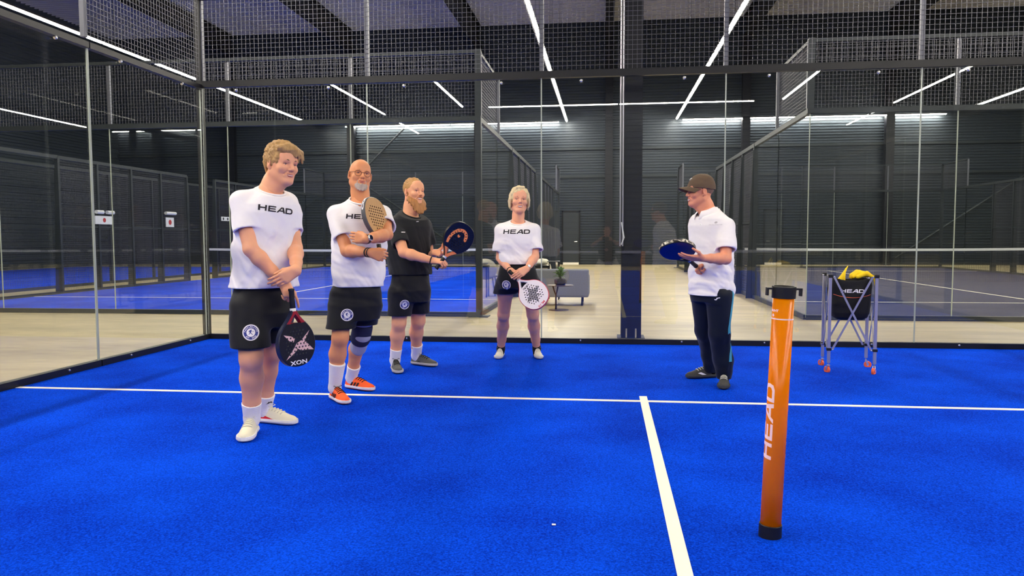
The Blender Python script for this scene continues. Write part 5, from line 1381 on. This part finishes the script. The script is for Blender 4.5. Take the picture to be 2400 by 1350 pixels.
    sh = garment([tube_of_cloth(torso_secs(phi, sp, tab), hem), sleeve(SR, ER, .72, .072, .078), sleeve(SL, EL, .72, .074, .082), trap(neck, SR), trap(neck, SL)], .0058, hem=hem,
                 fold=folds(42, .0090, 38, (.4, .4, .6), zone), subs=[Cone(neck+U*-.02+F*.012, neck+U*.12, .068, .075)], cuts=[collar_cut(neck, F, .005)], k=.022)
    shirt = sdf_obj('polo_shirt', [sh], M['polo_white'], root); bv = bvh_of(shirt)
    # collar folded down round the neck, open at the throat
    vs = []; n = 28; N = neck+U*.010+F*.008
    for i in range(n+1):
        a = math.radians(14)+(2*math.pi-math.radians(28))*i/n; ca, sa = math.cos(a), math.sin(a); fr = max(0, ca)
        o = unit(F*ca+L*sa); base = N+F*ca*.074+L*sa*.070
        top = base+U*(.030-.034*fr); low = base+o*(.024+.012*fr)+U*(-.026-.040*fr)
        mid = (top+low)/2+o*.006+U*.008
        vs += [base-o*.004+U*(-.02-.02*fr), top-o*.003, top+o*.004+U*.002, mid, low, low-o*.004-U*.003]
    mb = MB(); mb.add([tuple(p) for p in vs], [(6*i+k, 6*i+6+k, 6*i+7+k, 6*i+1+k) for i in range(n) for k in range(5)])
    mb.build('collar', M['polo_white'], shirt, smooth=True)
    MB().lathe(at(1642, 526, -2.62), [(0, .003), (.005, .002), (.005, -.002)], 10, axis=F).build('button', M['white'], shirt)
    decal('chest_mark', [(text_fill('PADELMASTER', .013, 1.0, 0, .02), mat('pale_print', lin(190, 184, 190), .8)), (tri_fill([disc(.008, 14, (0, .018))], .01), mat('pale_print_b', lin(190, 184, 190), .8))], bv, at(1661, 527, -2.62), L, U, shirt)
    # trousers
    pm = M['pant_navy']; ptab = [(hem-.05, .165, .135), (hem+.02, .178, .142), (hem+.12, .172, .138)]
    psp = [(hem-.4, pel[0], pel[1]), (hem+.2, pel[0], pel[1])]; dz = U*-.05
    z2 = lambda X, Y_, Z: np.clip((.75-Z)/.4, .25, 1)
    pr = [(Loft(torso_secs(phi, psp, ptab)), None)]
    for H_, K, A in ((HR, KR, AR), (HL, KL, AL)):
        pr += [(Cone(H_+dz, K, .108, .080), None), (Cone(K, A+(K-A)*.35, .080, .074), None), (Cone(A+(K-A)*.35, A+U*-.04, .074, .058), None)]
    so = garment(pr, .0058, hem=.062, cuts=[((0, 0, hem+.06), U)], fold=folds(43, .009, 24, (.3, .3, .9), z2), k=.03)
    pant = sdf_obj('trousers', [so], pm, root); bp = bvh_of(pant)
    nl = unit(L*.80-F*.45); su = np.cross(U, nl)
    for a, b, w0, w1, nm in ((HL+(HL-KL)*.25, KL+(HL-KL)*.02, .024, .018, 'side_stripe'), (KL+(HL-KL)*.02, AL+(KL-AL)*.36, .018, .013, 'side_stripe')):
        l = np.linalg.norm(b-a); v = unit(a-b)
        decal(nm, [(tri_fill([[(-w1, -l/2), (w1, -l/2), (w0, l/2), (-w0, l/2)]], .02), M['teal'])], bp, (a+b)/2+nl*.10, su, v, pant, reach=.4)
    for A, K in ((AR, KR), (AL, KL)): sock(root, A, A+np.array([0, 0, -.05]), A+unit(K-A)*.10, M['sock_black'], .042, .046)
    decal('brand_mark', [(tri_fill([[(-.02, -.008), (-.006, -.010), (.004, .004), (.022, .008), (.020, .014), (-.004, .010), (-.010, -.002), (-.02, 0)]], .01), M['print_white'])], bp, at(1679, 705, -2.75), ldir(math.radians(-10)), U, pant, reach=.5)
    up = mat('charcoal_mesh', lin(62, 62, 62), .75, bump=.3, bscale=500); so_ = mat('charcoal_sole', lin(56, 58, 58), .6)
    def mark(s): return [(tri_fill([[(-.08*s, .004*s), (-.03*s, -.014*s), (.0*s, -.010*s), (-.05*s, .012*s)]], .012), M['print_white'])]
    yR = math.radians(-72); shoe(root, AR*np.array([1, 1, 0])-fdir(yR)*.055+U*.012, yR, .285, up, so_, M['lace_white'], stripe=(mark, (-1,)), tongue=mat('white_tongue', lin(216, 212, 210), .8))
    yL = math.radians(-10); shoe(root, AL*np.array([1, 1, 0])-fdir(yL)*.055+U*.012, yL, .285, up, so_, M['lace_white'], tongue=mat('cream_tongue', lin(216, 206, 196), .8))
    nav = mat('racket_deep_blue', lin(8, 16, 92), .3); rim = mat('racket_dark_rim', lin(30, 30, 34), .3)
    nrm = np.array([0.05, -.46, -.88]); ax = np.array([-.52, -.75, .42]); cen = V3(at(1589, 590, -2.78)); axu = unit(ax-unit(nrm)*(ax@unit(nrm)))
    racket('dark blue padel racket with pale rim lettering held flat by the coach', cen-axu*.315, ax, nrm, nav, rim, M['black'], throat_m=rim, band_m=mat('racket_pale_blue', lin(150, 170, 214), .4), hole_m=M['black'], round_=True, holes_on=False,
           rim_text=('HEAD', mat('pale_gold', lin(206, 196, 176), .4), 40, 16))
person_cap()
# ================================================================== ball tube, ball cart and the lounge corner
def ball_tube():
    b = V3(gnd(1804, 1263)); t = V3(at(1838, 673, b[1]-.02)); ax = unit(t-b); L = np.linalg.norm(t-b); b[2] = 0
    root = empty('ball_tube', tuple(b), 'tall translucent orange ball pick-up tube with black end caps', 'ball tube')
    b = b+ax*.004
    m, N, Lk, P = new_mat('orange_tube'); P.inputs['Base Color'].default_value = lin(255, 160, 0); P.inputs['Roughness'].default_value = .22
    tl = N.new('ShaderNodeBsdfTranslucent'); tl.inputs[0].default_value = lin(255, 182, 10); mx = N.new('ShaderNodeMixShader'); mx.inputs[0].default_value = .45
    tr = N.new('ShaderNodeBsdfTransparent'); tr.inputs[0].default_value = lin(255, 170, 30); m2 = N.new('ShaderNodeMixShader'); m2.inputs[0].default_value = .14
    Lk.new(P.outputs[0], mx.inputs[1]); Lk.new(tl.outputs[0], mx.inputs[2]); Lk.new(mx.outputs[0], m2.inputs[1]); Lk.new(tr.outputs[0], m2.inputs[2]); Lk.new(m2.outputs[0], N['Material Output'].inputs[0])
    MB().lathe(b, [(.0375, .02), (.0400, .02), (.0400, L-.03), (.0375, L-.03), (.0375, .02)], 40, axis=ax).build('tube', m, root, smooth=True)
    MB().lathe(b, [(.030, .002), (.0435, 0), (.0440, .004), (.0440, .058), (.0425, .060), (.0375, .060), (.0375, .01), (.030, .002)], 40, axis=ax).build('foot_cap', M['black'], root)
    MB().lathe(b, [(.0385, L-.046), (.0445, L-.046), (.0455, L-.004), (.0445, L), (.038, L), (.0375, L-.04)], 40, axis=ax).build('top_cap', M['black'], root)
    r = np.array(CR); r = unit(r-ax*(r@ax)); f = np.cross(ax, r)
    for s in (-1, 1):
        mb = MB(); p = b+ax*(L-.010)+r*s*.042; mb.bar(p, p+r*s*.026, .020, .007, up=tuple(ax)); q = p+r*s*.0225+ax*.003; mb.bar(q, q-ax*.030, .020, .007, up=tuple(r)); mb.build('hook', M['black'], root)
    tow = unit(np.array(CAM_POS)-b); tow = unit(tow-ax*(tow@ax)); lf = np.cross(tow, ax)     # left as seen facing the tube
    if lf@np.array(CR) > 0: lf = -lf
    pm = mat('tube_print', lin(250, 214, 204), .5)
    def wrap(fill, h0, th0, name):
        V = []
        for x, y in fill[0]:
            th = th0+y/.0407; V.append(b+ax*(h0+x)+(tow*math.cos(th)+lf*math.sin(th))*.0407)
        mb = MB(); mb.add(V, fill[1]); return mb.build(name, pm, root)
    wrap(head_word(.30, .006), .475, math.radians(52), 'brand_lettering')
    wrap(head_word(.30, .006), .475, math.radians(52+180), 'brand_lettering')
    def wrap2(fill, h0, th0, name):
        V = []
        for x, y in fill[0]:
            th = th0-x/.0407; V.append(b+ax*(h0+y)+(tow*math.cos(th)+lf*math.sin(th))*.0407)
        mb = MB(); mb.add(V, fill[1]); return mb.build(name, pm, root)
    wrap2(text_fill('RIGHT', .012, 1.2, .0005, .01), L-.094, math.radians(52), 'small_lettering')
    wrap2(tri_fill([[(-.007, 0), (0, -.007), (.008, 0), (0, .007)]], .005), L-.112, math.radians(58), 'arrow_mark')
    MB().lathe(b, [(.0402, L-.128), (.0408, L-.128), (.0408, L-.123), (.0402, L-.123)], 40, axis=ax).build('ring_line', pm, root)
ball_tube()

def ball_cart():
    P = [np.array(p) for p in ((6.665, -1.655, 0), (7.035, -1.70, 0), (7.085, -1.325, 0), (6.715, -1.28, 0))]
    c = sum(P)/4; U = np.array([0, 0, 1.0]); zt = .865
    root = empty('ball_cart', tuple(c), 'folding aluminium ball cart with black bag on orange castors', 'cart')
    orange = mat('castor_orange', lin(244, 104, 60), .4)
    for k, p in enumerate(P):
        MB().bar(p+U*.095, p+U*zt, .026, .026, up=tuple(P[1]-P[0])).build('leg', M['alu'], root, bevel=.003)
        a = np.array([math.cos(k*2.1+.4), math.sin(k*2.1+.4), 0]); w = p+np.cross(U, a)*.016
        MB().lathe(w+U*.0335, [(.012, -.010), (.029, -.011), (.032, -.008), (.032, .008), (.029, .011), (.012, .010), (.012, -.010)], 24, axis=a).build('castor', orange, root, smooth=False)
        mb = MB()
        for s in (-1, 1): mb.bar(w+U*.030+a*s*.013, p+U*.078+a*s*.011, .016, .003, up=tuple(a))
        mb.bar(p+U*.072-a*.013, p+U*.072+a*.013, .020, .006); mb.tube([p+U*.072, p+U*.10], .007, 8); tag(mb.build('castor_fork', M['bolt'], root), kind=None)
        d1 = unit(P[(k+1) % 4]-p); d0 = unit(P[k-1]-p)
        mb = MB(); mb.bar(p+U*(zt+.006), p+U*(zt-.022), .036, .036, up=tuple(d1)); mb.build('top_bracket', M['black'], root)
        MB().bar(p+U*.205, p+U*.228, .038, .038, up=tuple(d1)).build('slide_collar', M['black'], root)
    for k in range(4):
        a, b = P[k], P[(k+1) % 4]; d = unit(b-a); n = np.cross(d, U)
        for s, (p, q) in enumerate(((a+d*.03, b-d*.03), (b-d*.03, a+d*.03))):
            o = n*(.008 if s else -.008)+n*.006
            MB().bar(p+U*.215+o, q+U*(zt-.012)+o, .016, .007, up=tuple(n)).build('cross_brace', M['alu'], root)
        for p in (a, b):
            for z in (.215, zt-.012):
                s = d if p is a else -d; MB().lathe(p+s*.03+U*z+n*.016, [(0, .004), (.006, .003), (.006, -.012)], 8, axis=n).build('rivet', M['bolt'], root)
    # bag
    yaw = math.atan2((P[1]-P[0])[1], (P[1]-P[0])[0]); secs = []
    for z, w in ((.47, .105), (.49, .140), (.53, .158), (.60, .166), (.72, .170), (.80, .168), (.84, .166)): secs.append((z, c[0], c[1], w, w*.97, yaw))
    sec2 = [(z, x, y, w-.012, d-.012, h) for z, x, y, w, d, h in secs if z > .5]; sec2[-1] = (.90,)+sec2[-1][1:]
    f = Field.around([Loft(secs, 5)], .007)
    f.add(Loft(secs, 5), .01, None, Loft(sec2, 5), folds(51, .004, 30)); f.cut((c[0], c[1], .838), (0, 0, 1))
    for k in range(4):
        m_ = (P[k]+P[(k+1) % 4])/2; f.sub(Ell(m_+U*.85, (.13, .13, .030)), .008)
    bag = sdf_obj('bag', [f.mesh(1)], mat('bag_black', lin(16, 16, 18), .8, bump=.3, bscale=300), root); bv = bvh_of(bag)
    d = unit(P[1]-P[0]); n = np.cross(d, U); fc = (P[0]+P[1])/2
    decal('bag_lettering', [(head_word(.19), M['print_white'])], bv, fc+U*.728-n*.02, d, U, bag)
    arc = [(x, -.055*(1-(x/.15)**2)*.5-.005) for x in np.linspace(-.15, .15, 16)]
    decal('bag_piping', [(tri_fill([[p for p in arc]+[(x, y+.0045) for x, y in arc[::-1]]], .02), mat('bag_orange', lin(226, 110, 76), .6))], bv, fc+U*.700-n*.02, d, U, bag)
    # yellow marker and folded bib lying in the cart
    ym = mat('yellow_marker', lin(250, 214, 20), .55)
    for k, (q, h, r, lean) in enumerate((((-.115, -.08), .190, .030, (.10, 0)), ((-.062, -.03), .150, .022, (.03, .01)))):
        p = c+d*q[0]+np.cross(U, d)*q[1]+U*.775; a = unit(U+d*lean[0]*5); a2 = p+a*h
        MB().lathe(p, [(r, 0), (r*.5, h*.5), (.003, h), (0, h)], 14, axis=a).build('training_cone', ym, None, smooth=True)
        o = bpy.data.objects['training_cone' if k == 0 else 'training_cone.001']; tag(o, ('taller yellow training cone sticking out of the ball cart', 'shorter yellow training cone tucked in the ball cart')[k], 'cone')
    pr = []; r = np.random.default_rng(6)
    q0 = c+U*.850+d*.015
    for i in range(7):
        y = np.cross(U, d)*(-.10+.03*i); z = .012*math.sin(i*1.7); pr += [Cone(q0+y*.8+U*z+d*.005, q0+y*.8+U*(z+.026)+d*.05, .016, .020), Cone(q0+y*.8+U*(z+.026)+d*.05, q0+y*.8+U*(z+.014)+d*.135, .020, .012)]
    fr = -np.cross(U, d)*.13
    pr += [Cone(q0+fr+d*.03+U*.002, q0+fr+d*.10+U*.030, .018, .020), Cone(q0+fr+d*.10+U*.030, q0+fr+d*.155-U*.0, .020, .012), Cone(q0+fr*1.0+d*.165-U*.01, q0+fr*1.0+d*.18-U*.12, .012, .008)]
    tag(sdf_obj('bib', [simple(pr, .005, .012)], mat('yellow_bib', lin(250, 210, 24), .85, bump=.2), None), 'folded yellow bib heaped on top of the ball cart', 'bib')
ball_cart()

# small white scrap on the turf
s = MB().box((-.008, -.005, 0), (.008, .005, .003)).build('paper_scrap', M['white']); s.location = gnd(1298, 1230, .014); tag(s, 'tiny white scrap of paper lying on the blue turf', 'scrap')

def lounge():
    felt = mat('grey_felt', lin(122, 124, 134), .95, noise=.18, nscale=60, bump=.4, bscale=260)
    x1 = at(1380, 640, 4.9).x; x0 = x1-1.05; z1 = at(1380, 631, 4.9).z; y0 = 4.9
    s = empty('lounge_chair', ((x0+x1)/2, y0+.4, 0), 'wide grey felt lounge chair seen from behind on black sled legs', 'chair')
    MB().box((x0, y0, .155), (x1, y0+.16, z1)).build('backrest', felt, s, bevel=.03)
    for x in (x0, x1-.14): MB().box((x, y0+.161, .155), (x+.14, y0+.80, z1-.12)).build('armrest', felt, s, bevel=.03)
    MB().box((x0+.142, y0+.162, .17), (x1-.142, y0+.80, .42)).build('seat_cushion', felt, s, bevel=.03)
    for x in (x0+.12, x1-.12):
        MB().tube([(x, y0+.10, .16), (x, y0+.06, .05), (x, y0+.10, .015), (x, y0+.65, .015), (x, y0+.70, .05), (x, y0+.66, .16)], .014, 8).build('sled_leg', M['black'], s, smooth=True)
    # pedestal table and plant
    tx, ty = 3.945, 4.10; zt = at(1310, 668, ty).z; dk = mat('dark_bronze', lin(64, 50, 46), .4, metal=.4)
    t = empty('side_table', (tx, ty, 0), 'small round dark side table with forked stem holding the plant', 'table')
    MB().lathe((tx+.03, ty, 0), [(0, zt-.012), (.215, zt-.012), (.22, zt-.006), (.215, zt), (0, zt)], 32).build('table_top', dk, t)
    MB().lathe((tx, ty, 0), [(0, .0), (.168, 0), (.17, .006), (.16, .014), (0, .018)], 32).build('base', dk, t)
    MB().tube([(tx-.045, ty, .012), (tx-.045, ty, zt*.62)], .017, 10).build('stem', dk, t, smooth=True)
    for sx in (-.05, .035): MB().tube([(tx-.045, ty, zt*.60), (tx-.045+sx*.6, ty, zt*.78), (tx-.045+sx, ty, zt-.012)], .013, 8).build('fork', dk, t, smooth=True)
    p = empty('potted_plant', (tx+.03, ty, zt), 'leafy green plant in a dark faceted pot on the side table', 'plant')
    MB().lathe((tx+.03, ty, zt+.001), [(0, 0), (.075, 0), (.105, .03), (.110, .085), (.104, .10), (.092, .10), (.090, .085), (0, .085)], 9).build('pot', mat('dark_pot', lin(38, 36, 40), .3), p)
    r = np.random.default_rng(4); me = None; c = Vector((tx+.03, ty, zt+.09))
    lm = mat('plant_leaf', lin(96, 132, 66), .5, noise=.35, nscale=12)
    for i in range(9):
        a = i*.7; tip = c+Vector((math.cos(a)*.045*(i % 3)*.6, math.sin(a)*.045*(i % 3)*.6, .10+.02*(i % 4)))
        MB().tube([c-Vector((0, 0, .02)), (c+tip)/2+Vector((0, 0, .01)), tip], .004, 6).build('stalk', mat('stalk', lin(80, 84, 50), .7) if i == 0 else bpy.data.materials['stalk'], p)
        for k in range(8):
            b = a+k*2.4; el = r.uniform(-.1, 1.0); d = Vector((math.cos(b)*math.cos(el), math.sin(b)*math.cos(el), math.sin(el)))
            if me is None:
                mb = MB(); mb.add([(0, 0, 0), (.028, .013, .006), (.058, .012, .004), (.085, 0, -.006), (.058, -.012, .004), (.028, -.013, .006), (.045, 0, -.004)], [(0, 6, 1), (1, 6, 2), (2, 6, 3), (3, 6, 4), (4, 6, 5), (5, 6, 0)])
                o = mb.build('leaf', lm, p); me = o.data; o.parent = None
            else:
                o = bpy.data.objects.new('leaf', me); COL.objects.link(o)
            q = d.to_track_quat('X', 'Z'); o.matrix_world = Matrix.Translation(tip-Vector((0, 0, .03*(k % 3)))) @ q.to_matrix().to_4x4() @ Matrix.Scale(float(r.uniform(.8, 1.15)), 4)
            o.parent = p; o.matrix_parent_inverse = Matrix.Translation(-p.location)
    # things behind the chair
    cr = mat('cream_shell', lin(206, 198, 178), .6)
    q = V3(at(1266, 650, 7.2)); e = empty('shell_chair', (q[0], 7.2, 0), 'cream rounded shell chair half hidden behind the lounge chair', 'chair')
    sdf_obj('shell', [simple([Ell((q[0], 7.15, .56), (.24, .07, .22)), Ell((q[0], 7.35, .42), (.26, .26, .05))], .012, .05)], cr, e)
    for sx in (-.2, .2):
        for sy in (7.15, 7.5): MB().tube([(q[0]+sx, sy, 0), (q[0]+sx*.7, sy, .42)], .014, 8).build('leg', M['black'], e)
    q = V3(at(1298, 612, 6.4)); z = q[2]; e = empty('lamp_table', (q[0], 6.4, 0), 'narrow dark steel side table standing behind the lounge chair', 'table')
    MB().box((q[0]-.12, 6.25, z-.012), (q[0]+.12, 6.55, z)).build('table_top', M['steel'], e)
    for x, y in ((q[0]+.10, 6.27), (q[0]+.10, 6.53), (q[0]-.10, 6.53)): MB().bar((x, y, 0), (x, y, z-.01), .018, .018).build('leg', M['black'], e)
    q = V3(at(1270, 615, 6.9)); tb = empty('bag_stool', (q[0], 6.9, 0), 'black square stool carrying a pale crumpled bag', 'stool')
    zb = q[2]-.06; MB().box((q[0]-.16, 6.74, zb-.05), (q[0]+.16, 7.06, zb)).build('seat', M['black'], tb)
    for sx in (-.14, .14):
        for sy in (-.14, .14): MB().bar((q[0]+sx, 6.9+sy, 0), (q[0]+sx, 6.9+sy, zb-.04), .025, .025).build('leg', M['black'], tb)
    sdf_obj('bag', [simple([Ell((q[0]-.04, 6.9, zb+.055), (.12, .10, .055)), Ell((q[0]+.06, 6.88, zb+.075), (.08, .08, .06), rotz(.4)), Cone((q[0]-.1, 6.9, zb+.06), (q[0]+.02, 6.86, zb+.12), .025)], .008, .02)], mat('pale_canvas', lin(214, 210, 192), .8), None)
    o = bpy.data.objects['bag.001'] if 'bag.001' in bpy.data.objects else bpy.data.objects['bag']; tag(o, 'pale crumpled canvas bag resting on the black stool', 'bag')
lounge()

def signs():
    # notices and small lamps fixed to the far side fence of the blue court
    rd = mat('sign_red', lin(190, 50, 52), .6)
    for k, (px, py, w, h) in enumerate(((244, 516, 45, 17), (398, 521, 24, 20), (528, 513, 28, 9))):
        X = -7.14; c = atx(px, py, X); sc = (c-CAM_POS).length/FPX; ww = w*sc*1.25; hh = h*sc
        e = empty('fence_notice', tuple(c), ('wide white notice board with red emblem on the side fence', 'small square white notice with red emblem on the side fence', 'narrow white notice with two grey discs on the side fence')[k], 'sign')
        MB().box((X-.01, c.y-ww/2, c.z-hh/2), (X+.008, c.y+ww/2, c.z+hh/2)).build('board', M['white'], e)
        if k < 2: MB().lathe((X+.009, c.y, c.z), [(0, .004), (hh*.28, .003), (hh*.28, 0)], 12, axis=(1, 0, 0)).build('emblem', rd, e)
        else:
            for s in (-1, 1): MB().lathe((X+.009, c.y+s*ww*.27, c.z), [(0, .004), (hh*.34, .003), (hh*.34, 0)], 12, axis=(1, 0, 0)).build('disc', M['steel'], e)
        if k < 2:
            for s in (-.3, .3): MB().tube([(X+.03, c.y+s*ww-.12, c.z+hh*.95), (X+.03, c.y+s*ww+.12, c.z+hh*.95)], .045, 10).build('tube_holder', M['white'], e)
signs()
# ------------------------------------------------------------------ the photographer, seen only as a faint reflection in the glass
def photographer():
    phi = math.pi; F, L = np.array([0, 1.0, 0]), np.array([-1.0, 0, 0]); U = np.array([0, 0, 1.0]); cx, cy = CAM_POS.x, CAM_POS.y
    root = empty('person', (cx, -9.3, 0), 'crouching person in black tee and pale shorts holding up a phone, mirrored in the glass', 'person')
    skin = skin_mat('skin_photographer', lin(206, 150, 122))
    hd = Head((cx+.03, -9.02, 1.36), F+U*-.12, U, 1.0); neck = np.array([cx+.02, -9.10, 1.20]); chest = np.array([cx+.02, -9.16, .98]); pel = np.array([cx+.05, -9.32, .70])
    sc = np.array([cx+.02, -9.13, 1.13]); SR = sc-L*.18; SL = sc+L*.18
    WR = np.array([cx+.13, -8.76, 1.17]); WL = np.array([cx-.13, -8.76, 1.17])
    ER = ik(SR, WR, .29, .26, SR+np.array([.5, 0, -.4])); EL = ik(SL, WL, .29, .26, SL+np.array([-.5, 0, -.4]))
    hR = hand_prims(WR, (-.5, .75, .1), (-.7, -.5, 0), True, curl=((.5, .7, .5),)*4); hL = hand_prims(WL, (.5, .75, .1), (.7, -.5, 0), False, curl=((.5, .7, .5),)*4)
    HR = pel-L*.10; HL = pel+L*.10; AR = np.array([cx+.26, -9.30, .10]); AL = np.array([cx-.20, -9.30, .10])
    KR = ik(HR, AR, .42, .42, HR+np.array([.25, .8, -.1])); KL = ik(HL, AL, .42, .42, HL+np.array([-.25, .8, -.1]))
    figure(root, skin, hd, neck, [(SR, ER, WR, 1, hR), (SL, EL, WL, 1, hL)], [(HR, KR, AR, (.3, 1, 0), 1.05), (HL, KL, AL, (-.3, 1, 0), 1.05)], [(pel, chest, .12, .13), (chest, neck, .13, .07)], arm_h=.007, leg_h=.012)
    face_parts(root, hd, None, teeth=False)
    f = Field(hd.c-.16, hd.c+.16, .005); f.add(hd.ell((0, -.018, .036), (.080, .102, .089)), .01); f.sub(hd.ell((0, .092, -.01), (.085, .068, .085)), .012); f.sub(hd.ell((0, .05, -.10), (.12, .14, .10)), .012)
    sdf_obj('hair', [f.mesh(0)], hair_mat('hair_brown', lin(96, 74, 56)), root)
    sp = [(.60, pel[0], pel[1]), (chest[2], chest[0], chest[1]), (neck[2], neck[0], neck[1])]
    tab = [(.62, .19, .16), (.80, .19, .15), (.98, .20, .14), (1.08, .19, .12), (1.13, .15, .10), (1.17, .10, .085), (1.22, .08, .075)]
    sh = garment([tube_of_cloth(torso_secs(phi, sp, tab), .66), sleeve(SR, ER, .6, .074, .08), sleeve(SL, EL, .6, .074, .08), trap(neck, SR), trap(neck, SL)], .009, hem=.66, subs=[Cone(neck-U*.03, neck+U*.12, .074, .08)], cuts=[collar_cut(neck, F)], k=.035)
    sdf_obj('t_shirt', [sh], M['shirt_black'], root)
    pr = [(Ell(pel, (.18, .16, .13)), None), (Cone(HR, HR+(KR-HR)*.85, .105, .10), None), (Cone(HL, HL+(KL-HL)*.85, .105, .10), None)]
    sdf_obj('shorts', [garment(pr, .009, k=.04)], cloth_mat('pale_shorts', lin(196, 194, 196)), root)
    for A, s in ((AR, 1), (AL, -1)): shoe(root, A*np.array([1, 1, 0])-unit((s*.3, 1, 0))*.055+U*.012, math.atan2(s*.3, -1), .28, M['lace_black'], M['white'], M['lace_white'])
    ph = empty('phone', (cx, -8.70, CAM_POS.z), 'black phone held up in both hands by the crouching person', 'phone')
    MB().box((cx-.075, -8.640, CAM_POS.z-.036), (cx+.075, -8.632, CAM_POS.z+.036)).build('phone_body', M['black'], ph)
    MB().box((cx-.072, -8.6415, CAM_POS.z-.033), (cx+.072, -8.640, CAM_POS.z+.033)).build('screen', mat('phone_screen', lin(20, 24, 40), .1), ph)
photographer()
